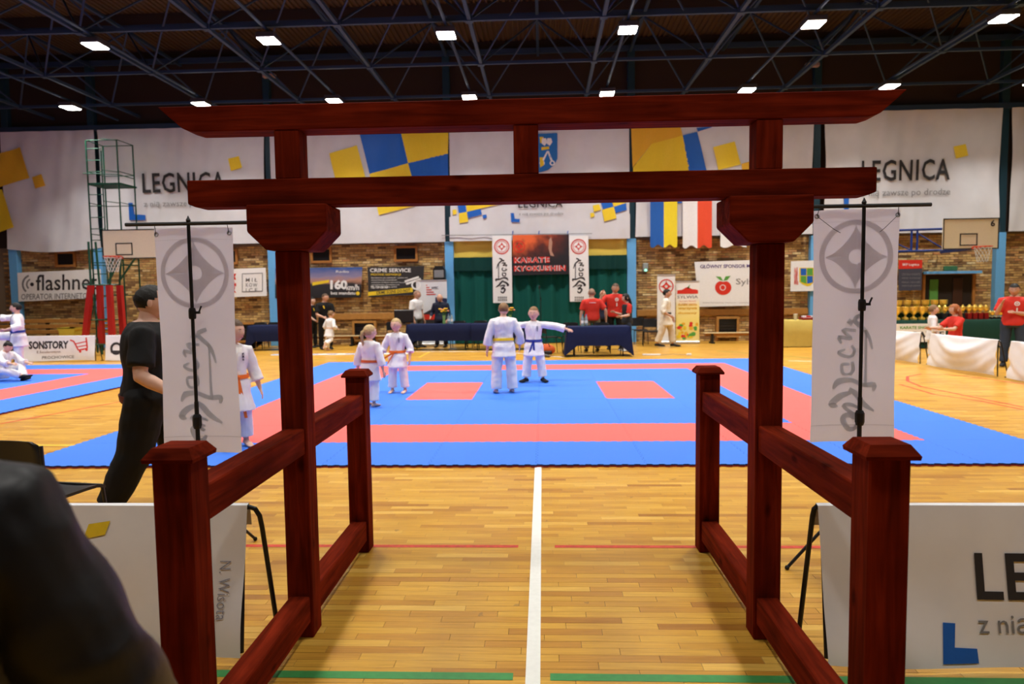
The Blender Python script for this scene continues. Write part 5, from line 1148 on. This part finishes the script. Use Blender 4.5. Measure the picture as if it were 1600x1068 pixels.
    for s in (1, -1):
        c = hc*h+HR @ (Vector((s*.375, .03, -.03))*H); er = []
        for i in range(1, 6):
            th = PI*i/6; er.append([c+HR @ (Vector((s*(.015+.02*math.cos(a)*0+.03*math.sin(a)*math.sin(th)), .07*math.sin(th)*math.cos(a)+.02, -.125*math.cos(th)))*H) for a in [2*PI*j/8 for j in range(8)]])
        e.loft(er)
        # fingers
        a, el, w, hd = AR[s]; side = (hd.orthogonal().normalized() if abs(hd.z) < .5 else (Vector((.3, 1, 0))-hd*Vector((.3, 1, 0)).dot(hd)).normalized()); nrm = hd.cross(side)
        inn = nrm if nrm.x*-s > 0 else -nrm
        for f, (o_, ln) in enumerate(((-.0145, .034), (-.005, .040), (.005, .038), (.014, .030))):
            base = w+hd*.044+side*o_; m1 = base+hd*ln*.5+inn*.002; m2 = m1+(hd*.85+inn*.5)*ln*.45
            e.tube([(base-hd*.012)*h, base*h, m1*h, m2*h], [.0048*h, .0050*h, .0046*h, .0036*h], 6)
        tb_ = w+hd*.012-side*.014; e.tube([(tb_+side*.006)*h, (tb_+hd*.014-side*.012)*h, (tb_+hd*.032-side*.013+inn*.006)*h], [.0062*h, .0056*h, .0042*h], 6)
    em = e.mesh('t', skin, True); bm.from_mesh(em); me2 = bpy.data.meshes.new('person_body'); bm.to_mesh(me2); bm.free(); me2.materials.append(skin); shade(me2, 60); body = obj('body', me2, parent=t)
    # ---- face details
    if face_on:
        ey = MB()
        for s in (1, -1):
            c = hc*h+HR @ (Vector((s*.135, -.405, .03))*H); ey.cur = 0; rr = .036*H; n0 = len(ey.f)
            ey.ball(c, rr*1.15, rr, rr*.75, 10, 7); dirn = HR @ Vector((0, -1, 0))
            ey.cur = 1; ey.ball(c+dirn*rr*.55, rr*.55, rr*.6, rr*.55, 8, 6)
        obj('eyes', ey, [sclera, iris], t, smooth=True)
        mo = MB(); c = [hc*h+HR @ (Vector((q*.09, -.452+.012*abs(q), -.235+.006*abs(q)))*H) for q in (-1, -.4, .4, 1)]; mo.tube(c, [.008*H, .022*H, .022*H, .008*H], 6); obj('mouth', mo, lipm, t, smooth=True)
        br = MB()
        for s in (1, -1): br.tube([hc*h+HR @ (Vector((s*q, -.45+.10*(q-.06), .115-.1*abs(q-.14)))*H) for q in (.06, .14, .21)], [.010*H, .014*H, .006*H], 5)
        obj('eyebrows', br, HAIRM['light'] if hair in ('blond', 'light', 'ginger') else browm, t)
    # ---- hair
    if style != 'bald':
        hm = MB(); NUh, NVh = 36, 24; g_ = {'short': 1.07, 'shaved': 1.018, 'long': 1.10, 'tail': 1.06, 'receding': 1.04}[style]; vs = []; idx = {}; grid = {}
        for i in range(NVh+1):
            th = PI*i/NVh; 
            for j in range(NUh):
                a = 2*PI*j/NUh; d = Vector((math.sin(th)*math.cos(a), math.sin(th)*math.sin(a), math.cos(th))); n_ = 1+.018*math.sin(j*5.3+i*2.1)*(style != 'shaved')
                grid[i, j] = (d, hp_(d.x, d.y, d.z, g_*n_)+HR @ (Vector((0, .012, .01))*H))
        for i in range(NVh):
            for j in range(NUh):
                d = (grid[i, j][0]+grid[i+1, (j+1) % NUh][0])/2
                line = .50 if style not in ('receding',) else .72
                keep = (d.z > line) if d.y < -.25 else (d.z > lerp(.12, -.42, min(1, max(0, (d.y+.25)/.5))) if style in ('short', 'shaved', 'receding', 'tail') else d.z > -.95)
                if style == 'long' and d.y < -.1: keep = d.z > .45 or (abs(d.x) > .75 and d.z > -.6)
                if abs(d.x) > .8 and -.25 < d.y < .25 and d.z < .10 and style in ('short', 'shaved', 'receding', 'tail'): keep = False
                if not keep: continue
                q = []
                for a_ in ((i, j), (i+1, j), (i+1, (j+1) % NUh), (i, (j+1) % NUh)):
                    if a_ not in idx: idx[a_] = len(hm.v); hm.v.append(tuple(grid[a_][1]))
                    q.append(idx[a_])
                hm.f.append(tuple(q)); hm.mi.append(0)
        ho = lambda x_, y_, z_: hc*h+HR @ (Vector((x_, y_, z_))*H)
        if style == 'tail': hm.etube([ho(0, .50, .12), ho(0, .60, .05), ho(.03, .62, -.25), ho(.06, .56, -.62), ho(.08, .52, -.95)], [.07*H, .11*H, .12*H, .09*H, .02*H], n=8)
        if style == 'long':
            for s in (-1, 0, 1): hm.etube([ho(s*.28, .18+.16*(s == 0), .1), ho(s*.34, .26+.2*(s == 0), -.3), ho(s*.36, .28+.22*(s == 0), -.75), ho(s*.33, .24+.22*(s == 0), -1.25), ho(s*.30, .2+.2*(s == 0), -1.45)], [.18*H, .20*H, .20*H, .15*H, .05*H], [.16*H, .16*H, .15*H, .12*H, .04*H], n=10)
        obj('hair', hm, HAIRM[hair], t, smooth=True)
    # ---- clothes
    def legs_mesh(r, n0=1.0, m_=None, add=.9):
        pm = MB()
        torso(pm, -.045, .075, 4, .008)
        for s in (1, -1):
            hp, kn, an = [P0+q for q in LG[s]]; en = lerp(kn, an, add)
            pm.etube([(hp+Vector((0, 0, .035)))*h, (hp)*h, lerp(hp, kn, .5)*h, kn*h, lerp(kn, en, .5)*h, en*h], [q*h*(1+.5*(wide-1)) for q in r], n=14, rend=False)
        return crumple(remesh(pm, m_, vox, 2), h, foldk)
    def sleeves(mb, r, upto, long_):
        for s in (1, -1):
            a, el, w, hd = AR[s]; pts = [(a-X*s*.045+Vector((0, 0, .004)))*h, a*h, lerp(a, el, .5)*h]
            if long_: en = lerp(el, w, upto); pts += [el*h, lerp(el, en, .5)*h, en*h]
            else: pts += [lerp(a, el, upto)*h]
            mb.etube(pts, [q*h*(1+.5*(wide-1)) for q in r[:len(pts)]], n=14, rend=False)
    if wear == 'gi':
        pc = cols.get('pants', gi_white); obj('trousers', legs_mesh((.050, .062, .058, .053, .052, .055), m_=pc, add=.86 if not longleg else .985), parent=t)
        jm = MB(); torso(jm, -.035-hem, .296, 16, .012, .030, .05); sleeves(jm, (.034, .038, .041, .041, .044, .049), sleeve, True); jc = cols.get('top', gi_white)
        jo = obj('jacket', crumple(remesh(jm, jc, vox, 2), h, foldk), parent=t)
        # lapels crossing over the chest, skin in the neck opening
        lm = MB()
        for sg in (1, -1):
            pts = []
            for q in range(9):
                f = q/8; s_ = lerp(.292, .075, f); xx = sg*lerp(.040, -.022, f)*wide; rx, ry = prof(s_); rx = rx*wide+.014; ry = ry*(wide if wide > 1 else 1)+.014+.003*(sg > 0)
                yy = -ry*math.sqrt(max(0, 1-(xx/rx)**2)); pts.append((up(s_)+X*xx-V*(-yy) if False else up(s_)+X*xx+V*yy)*h)
            L_ = [p_+X*.011*h for p_ in pts]; R__ = [p_-X*.011*h for p_ in pts]; F_ = V*(-.004*h)
            lm.loft([[l, l+F_, r_+F_, r_] for l, r_ in zip(L_, R__)])
        obj('lapel', lm, mat('gi_lapel', (.84, .83, .83), .8), t)
        nm = MB(); tri = []
        for s_, xx in ((.296, -.03), (.296, .03), (.235, .004), (.235, -.004)):
            rx, ry = prof(s_); rx = rx*wide+.0145; ry = ry*(wide if wide > 1 else 1)+.0145; tri.append((up(s_)+X*xx+V*(-ry*math.sqrt(1-(xx/rx)**2)))*h)
        nm.prism(tri, V*(.02*h)); obj('neckline', nm, skin, t, label='bare skin in the jacket opening')
        if mark:
            mk = MB(); vs_, fs_, _ = text2d('極', .03); v2, f2_, _ = text2d('真', .03); v3, f3_, _ = text2d('会', .03)
            for k_, (vv, ff) in enumerate(((vs_, fs_), (v2, f2_), (v3, f3_))):
                P_2 = []
                for u, v in vv:
                    s_ = .215-.020*k_+.018*v; xx = (.040+.018*u)*wide; rx, ry = prof(s_); rx = rx*wide+.016; ry = ry*(wide if wide > 1 else 1)+.0185; P_2.append((up(s_)+X*xx+V*(-ry*math.sqrt(1-(xx/rx)**2)))*h)
                mk.add(P_2, ff)
            obj('chest_emblem', mk, mat('ink_navy', (.01, .012, .05), .6), t, fix=False)
    elif wear == 'suit':
        obj('trousers', legs_mesh((.046, .056, .048, .040, .036, .034), m_=cols['pants'], add=.96), parent=t)
        jm = MB(); torso(jm, -.05, .297, 14, .012, .010, .05); sleeves(jm, (.034, .037, .034, .030, .027, .024), .92, True); obj('jacket', crumple(remesh(jm, cols['top'], vox, 3), h, .5), parent=t)
        def fr(s_, xx, o): rx, ry = prof(s_); rx = rx*wide+o; ry = ry+o; return (up(s_)+X*xx+V*(-ry*math.sqrt(1-(xx/rx)**2)))*h
        m1 = MB(); m1.add([fr(.295, -.03, .015), fr(.295, .03, .015), fr(.14, 0, .016)], [(0, 1, 2)]); obj('shirt_front', m1, white_print, t)
        m2 = MB(); m2.add([fr(.285, -.009, .018), fr(.285, .009, .018), fr(.17, .010, .018), fr(.15, 0, .018), fr(.17, -.010, .018)], [(0, 1, 2, 3, 4)]); obj('necktie', m2, blackp, t)
    else:
        obj('trousers', legs_mesh(cols.get('legr', (.046, .056, .049, .042, .038, .036)), m_=cols['pants'], add=.95), parent=t)
        sm = MB(); torso(sm, -.03-cols.get('hem', 0), .294+cols.get('neck', 0), 14, .010+cols.get('pad', 0), .006, .05); lng = cols.get('long', False)
        sleeves(sm, (.033, .037, .036, .034, .030, .024) if lng else (.033, .037, .038, .040), .93 if lng else .78, lng); sh = obj('shirt', crumple(remesh(sm, cols['top'], vox, 2), h, .7*foldk), parent=t)
        if cols.get('vest'):
            vm = MB(); torso(vm, -.05, .27, 12, .022, .01, .05); obj('vest', remesh(vm, cols['vest'], vox, 3), parent=t)
        def bk(s_, xx, o, sg): rx, ry = prof(s_); rx = rx*wide+o; ry = ry*(wide if wide > 1 else 1)+o; return (up(s_)+X*xx+V*(sg*ry*math.sqrt(max(0, 1-(xx/rx)**2))))*h
        if cols.get('back'):
            m1 = MB(); flat_text(m1, cols['back'], lambda u, v: bk(.225+.018*v, .05-.10*u, .016, 1), .03); obj('lettering', m1, white_print, t, fix=False)
        if cols.get('front'):
            m1 = MB(); 
            ringpoly(m1, (0, 0), .016, .026, lambda a, b_: bk(.215+b_, .035+a, .017, -1), 16); disc(m1, (0, 0), .009, lambda a, b_: bk(.215+b_, .035+a, .017, -1), 10)
            m1.add([bk(s_, xx, .017, -1) for s_, xx in ((.17, .03), (.17, .042), (.12, .042), (.12, .028))], [(0, 1, 2, 3)]); obj('chest_print', m1, white_print, t, fix=False)
        if cols.get('accent'):
            m1 = MB()
            for s_, xx in ((.24, -.05), (.15, .04)): m1.add([bk(s_, xx, .016, -1), bk(s_, xx+.02, .016, -1), bk(s_-.05, xx+.035, .016, -1), bk(s_-.05, xx+.02, .016, -1)], [(0, 1, 2, 3)])
            obj('accent', m1, yellow_print, t, fix=False)
    # belt
    if belt:
        bb = MB(); s0 = cols.get('belt_s', .062); ba = -.007 if 'belt_s' in cols else 0; rr = [[], [], [], []]
        for j in range(28):
            a = 2*PI*j/28
            for k_, (ds, ad) in enumerate(((-.014, .017), (-.014, .023), (.014, .023), (.014, .017))): rr[k_].append(tor(s0+ds+.004*math.sin(a), a, 1.0, ad+ba)*h)
        bb.loft([rr[0], rr[1], rr[2], rr[3], rr[0]], cap=False); bo = obj('belt', bb, belt, t, smooth=False)
        if knot:
            fr_ = tor(s0, -PI/2, 1.0, .028); kb = MB(); kb.ball(fr_*h, .016*h, .010*h, .014*h, 10, 6); obj('knot', kb, belt, bo)
            tm = MB(); 
            for dx, dz in tails:
                e1 = fr_+Vector((dx*.5, -.012, dz*.5)); e2 = fr_+Vector((dx, -.008, dz)); w_ = Vector((.011, 0, 0)) if abs(dx) < .1 else Vector((0, 0, .012)); th = Vector((0, .004, 0))
                tm.loft([[(p_-w_)*h, (p_+w_)*h, (p_+w_+th)*h, (p_-w_+th)*h] for p_ in (fr_, e1, e2)])
            obj('belt_end', tm, belt, bo)
    # shoes / socks
    if feet and feet.get('mat') is not None:
        fm_ = MB()
        for s in (1, -1):
            an, fd = AR[('f', s)]; dn = Vector((0, 0, -1))*.018 if abs(fd.z) < .7 else Vector((0, 0, 0))
            fm_.etube([(an-fd*.032+dn)*h, (an+dn*.4)*h, (an+fd*.05+dn)*h, (an+fd*.10+dn*1.15)*h, (an+fd*.125+dn*1.15)*h], [.022*h, .027*h, .030*h, .031*h, .022*h], [.022*h, .026*h, .021*h, .016*h, .012*h], n=10)
        obj('footwear', remesh(fm_, feet['mat'], vox*.8, 3), parent=t)
    return t
def topz(px, py, Y): return at(px, py, Y).z
orange_belt = mat('belt_orange', (.80, .17, .02), .7); blue_belt = mat('belt_blue', (.02, .04, .28), .7); yellow_belt = mat('belt_yellow', (.85, .58, .02), .7); black_belt = mat('belt_black', (.015, .015, .015), .7); pale_belt = mat('belt_pale', (.70, .45, .30), .8); redor_belt = mat('belt_red_orange', (.62, .12, .03), .7)
blk = CL('black', (.0045, .0045, .005)); redt = CL('red', (.62, .035, .022)); khaki = CL('khaki', (.20, .15, .075)); jeans = CL('denim', (.03, .045, .08)); dsuit = CL('navy_suit', (.012, .015, .035)); greyp = CL('grey', (.10, .11, .10)); wht = CL('white', (.76, .74, .72)); dvest = CL('charcoal', (.025, .03, .035))
blackshoe = mat('black_shoe', (.015, .015, .016), .5); whiteshoe = mat('white_shoe', (.6, .6, .6), .6); blacksock = mat('black_sock', (.008, .008, .009), .8)
MZ = .0265
# man in black, left
px_ = at(208, 640, 5.05)
person('stout man in black T-shirt and trousers walking behind the left see-through banner', -2.86, 5.05, 1.76, 112, 'dark', 'receding', wide=1.5, wear='tee', cols={'top': blk, 'pants': blk, 'legr': (.052, .066, .060, .052, .048, .040), 'belt_s': -.012},
       arms=(((.25, -.1, -1), (-.1, -.7, -.7)), ((-.30, .05, -1), (-.05, -1, -.62))), legs=(((.06, -.35, -1), (.03, .05, -1)), ((-.04, .22, -1), (-.03, .50, -1))), belt=mat('red_waistband', (.10, .008, .008), .7), knot=False, feet={'mat': blackshoe, -1: (0, -1, -.18)}, spine=(0, -.02, 1), head=(8, 6, 0), vox=.014)
# girl beside banner
person('girl in white karate suit with long orange belt beside the left see-through banner', at(366, 600, 7.15).x, 7.15, topz(372, 499, 7.15), 42, 'brown', 'tail', kid=True, belt=orange_belt, arms=(((.28, .05, -1), (.22, -.25, -1)), ((-.28, 0, -1), (-.05, -.3, -1))), head=(30, 4, 0), hem=.15, zbase=MZ, tails=((.005, -.24), (.045, -.30)), vox=.010)
# kicking boy, left mat
person('boy in white karate suit with blue belt kicking at the left edge of the view', at(30, 540, 14.5).x, 14.5, topz(35, 470, 14.5)-MZ, -60, 'dark', 'short', belt=blue_belt, arms=(((.55, .15, -.6), (.1, -1, -.25)), ((-.55, -.8, -.05), (-.15, -1, .05))),
       legs=(((.05, 0, -1), (0, .02, -1)), ((-.05, -1, .02), (0, -1, -.02))), head=(-10, 0, 0), zbase=MZ, feet={-1: (0, -.3, 1)})
person('boy in white karate suit sitting on the left mat at the edge of the view', at(2, 570, 13.2).x, 13.2, 1.34, 78, 'dark', 'short', seat=.138, belt=None, mark=False, spine=(0, -.35, 1), arms=(((.2, -.6, -.6), (0, -1, -.15)), ((-.2, -.7, -.6), (.1, -1, -.1))),
       legs=(((.35, -1, .25), (-.3, -.4, -.50)), ((-.45, -1, .12), (.5, -.5, -.30))), head=(0, 28, 0), zbase=MZ, feet={1: (0, -1, .25), -1: (.5, -.8, .15), 'mat': blacksock}, hem=.05)
# men in dark sportswear
person('man in black and yellow sportswear with a short beard by the wall bench', at(508, 500, 20.7).x, 20.7, topz(508, 456, 20.7), 30, 'brown', 'shaved', wide=1.12, wear='tee', cols={'top': blk, 'pants': blk, 'accent': True}, arms=(((.15, -.2, -1), (-.6, -.8, -.3)), ((-.2, -.2, -1), (.6, -.8, -.3))), head=(35, 5, 0), feet={'mat': blackshoe}, skin=SK2)
person('person in dark sportswear half hidden behind the main gate post', at(488, 500, 21.45).x, 21.45, topz(490, 462, 21.45), 70, 'dark', 'short', wear='tee', cols={'top': blk, 'pants': blk, 'accent': True}, arms=(((.15, -.1, -1), (-.2, -.8, -.5)), ((-.2, -.2, -1), (.1, -.8, -.5))), feet={'mat': blackshoe})
# small boy running
person('small boy in white karate suit running away toward the wall bench', at(515, 520, 20.2).x, 20.2, topz(519, 486, 20.2)+.04, 150, 'light', 'short', kid=True, belt=pale_belt, knot=False, mark=False, spine=(0, -.12, 1), arms=(((.4, .2, -1), (.1, -.7, -.5)), ((-.4, .3, -1), (.1, -.8, -.3))),
       legs=(((.05, .05, -1), (.02, .10, -1)), ((-.06, .15, -1), (-.02, 1, -.45))), feet={-1: (0, .4, -1)}, head=(0, 8, 0))
person('bald man in white short-sleeved shirt and grey trousers behind the black monitor', at(651, 500, 21.0).x, 21.0, topz(649, 451, 21.0), 62, 'shaved', 'shaved', wide=1.15, wear='tee', cols={'top': wht, 'pants': greyp}, arms=(((.15, 0, -1), (0, -.35, -1)), ((-.15, 0, -1), (0, -.4, -1))), head=(8, 8, 0), feet={'mat': blackshoe}, skin=SK2)
person('bald man in dark suit and tie looking down behind the flower vase', at(689, 500, 21.0).x, 21.0, topz(687, 456, 21.0), -8, 'shaved', 'bald', wide=1.15, wear='suit', cols={'top': dsuit, 'pants': dsuit}, arms=(((.22, 0, -1), (-.1, -.6, -.8)), ((-.30, 0, -1), (.1, -1, -.4))), head=(-5, 25, 0), feet={'mat': blackshoe}, skin=SK2)
# girl walking away
person('blonde girl in white karate suit with red-orange belt walking away on the mat', at(578, 580, 9.75).x, 9.75, topz(578, 508, 9.75), 158, 'blond', 'tail', kid=True, belt=redor_belt, knot=False, mark=False, arms=(((.32, .1, -1), (.1, -.15, -1)), ((-.32, .05, -1), (-.18, -.1, -1))), legs=(((.06, -.12, -1), (.02, .02, -1)), ((-.06, .03, -1), (-.03, .14, -1))), zbase=MZ, head=(-22, 0, 0), hem=.12, vox=.010)
# boy orange belt
person('boy in white karate suit having an orange belt tied at his side, facing the camera', at(621, 560, 11.1).x, 11.1, topz(620, 497, 11.1), -8, 'blond', 'shaved', kid=True, belt=orange_belt, tails=((-.17, -.10), (-.10, -.15)), arms=(((.42, 0, -1), (.05, -.35, -.9)), ((-.48, 0, -1), (-.10, -.45, -.9))), legs=(((.12, -.02, -1), (.08, .02, -1)), ((-.08, 0, -1), (-.04, .02, -1))), zbase=MZ, head=(-8, 4, 0), hem=.10, sleeve=.35, vox=.010)
# teenager
person('teenager in white karate suit with yellow belt standing with back to the camera', at(787, 545, 11.0).x, 11.0, topz(784, 469, 11.0)-MZ, 192, 'light', 'short', belt=yellow_belt, knot=False, mark=False, wide=1.06, longleg=True, arms=(((.30, .0, -1), (.1, -.25, -1)), ((-.45, .05, -1), (-.05, -.5, -.8))), legs=(((.10, 0, -1), (.03, .02, -1)), ((-.10, 0, -1), (-.05, .02, -1))), zbase=MZ, head=(-25, 6, 0), hem=.08, sleeve=.6, vox=.011)
# boy arms out
person('boy in white karate suit with blue belt standing with both arms spread', at(834, 540, 12.3).x, 12.3, topz(832, 476, 12.3)-MZ, -2, 'light', 'shaved', kid=True, belt=blue_belt, tails=((-.055, -.16), (.012, -.18)), arms=(((1, -.05, -.12), (1, -.05, -.28), (1, -.1, -.3)), ((-1, -.05, -.10), (-1, -.1, -.15))), legs=(((.16, 0, -1), (.12, .02, -1)), ((-.14, 0, -1), (-.10, .02, -1))), feet={1: (.45, -.9, 0), -1: (-.55, -.85, 0), 'mat': blacksock}, zbase=MZ, head=(-8, 4, 4), hem=.09, sleeve=.80, vox=.010)
# group behind the right blue table
person('bald man in red T-shirt and khaki trousers, hand on hip, seen from behind', at(925, 500, 18.9).x, 18.9, topz(923, 448, 18.9), 185, 'shaved', 'shaved', wide=1.22, wear='tee', cols={'top': redt, 'pants': khaki, 'back': 'Organizator'}, arms=(((.25, .05, -1), (.08, -.1, -1)), ((-.55, .25, -.9), (-.05, -.15, -1))), feet={'mat': blackshoe}, head=(0, 5, 0), skin=SK2)
person('bald man in dark clothes standing between the two men in red shirts', at(942, 500, 20.9).x, 20.9, topz(942, 451, 20.9), 0, 'shaved', 'bald', wear='suit', cols={'top': dsuit, 'pants': dsuit}, feet={'mat': blackshoe}, skin=SK2)
person('tall man in red T-shirt with crest holding one hand to his ear', at(961, 500, 19.6).x, 19.6, topz(960, 440, 19.6), -12, 'brown', 'short', wide=1.2, wear='tee', cols={'top': redt, 'pants': blk, 'front': True}, arms=(((.2, -.1, -1), (-.2, -.7, -.6)), ((-.55, -.45, -.55), (.30, -.05, 1))), feet={'mat': blackshoe}, skin=SK2, head=(5, 6, 6))
person('woman with long dark hair in dark vest over red T-shirt', at(980, 500, 18.95).x, 18.95, topz(977, 456, 18.95), -75, 'dark', 'long', wear='tee', cols={'top': redt, 'pants': jeans, 'vest': dvest}, arms=(((.2, -.2, -1), (.1, -1, -.1)), ((-.2, -.2, -1), (.0, -.9, .3))), feet={'mat': whiteshoe}, head=(5, 12, 0))
person('fighter in cream karate suit with black belt walking past the roll-up displays', at(1041, 500, 20.3).x, 20.3, topz(1039, 448, 20.3), 78, 'dark', 'short', belt=black_belt, knot=False, mark=False, cols={'top': CL('cream', (.78, .72, .60)), 'pants': CL('cream_dark', (.66, .57, .44))}, arms=(((.2, -.1, -1), (-.1, -.5, -.8)), ((-.25, .35, -1), (.05, -.9, -.6))),
       legs=(((.05, -.35, -1), (.02, -.10, -1)), ((-.05, .30, -1), (-.02, .35, -1))), feet={'mat': blackshoe}, skin=SK2, hem=.10, sleeve=.3)
person('small boy in white karate suit with orange belt in front of the trophy table', at(1457, 500, 16.2).x, 16.2, topz(1460, 475, 16.2), 70, 'light', 'short', kid=True, belt=orange_belt, mark=False, arms=(((.25, 0, -1), (0, -.5, -.8)), ((-.25, 0, -1), (0, -.3, -1))), head=(10, 0, 0), tails=((.03, -.16), (-.06, -.2)))
person('woman with ginger hair in red T-shirt kneeling and tying the small boy belt', at(1493, 500, 15.7).x, 15.7, 1.66, -82, 'ginger', 'long', wear='tee', seat=.275, cols={'top': redt, 'pants': jeans}, arms=(((.15, -.7, -.7), (0, -1, .0)), ((-.15, -.7, -.7), (0, -1, .05))), legs=(((.1, -.55, -.9), (0, 1, -.04)), ((-.1, -.55, -.9), (0, 1, -.04))), feet={1: (0, 1, -.12), -1: (0, 1, -.12)}, head=(0, 6, 0))
person('man in red T-shirt and jeans with hand on chin standing at the right edge', at(1583, 520, 14.4).x, 14.4, topz(1582, 439, 14.4), -38, 'dark', 'short', wide=1.22, wear='tee', cols={'top': redt, 'pants': jeans, 'front': True}, arms=(((.2, -.2, -1), (-1, -.5, .2)), ((-.25, -.35, -1), (.45, -.55, 1.0))), feet={'mat': blackshoe}, head=(0, 12, 0), skin=SK2)
# near person in leather jacket
leather = mat('black_leather', (.006, .006, .007), .48, bump=.6, bscale=7, spec=.35)
person('person in black leather jacket standing very close at the lower left corner', -.905, .86, 1.68, 190, 'dark', 'short', wide=1.49, foldk=2.2, wear='tee', cols={'top': leather, 'pants': blk, 'long': True, 'pad': .014, 'hem': .03, 'neck': .012}, arms=(((.2, 0, -1), (.1, -.3, -1)), ((-.44, -.10, -1), (.05, -.8, -.75))), feet={'mat': blackshoe}, vox=.010)

for o in LINK: COL.objects.link(o)
bpy.context.view_layer.update()
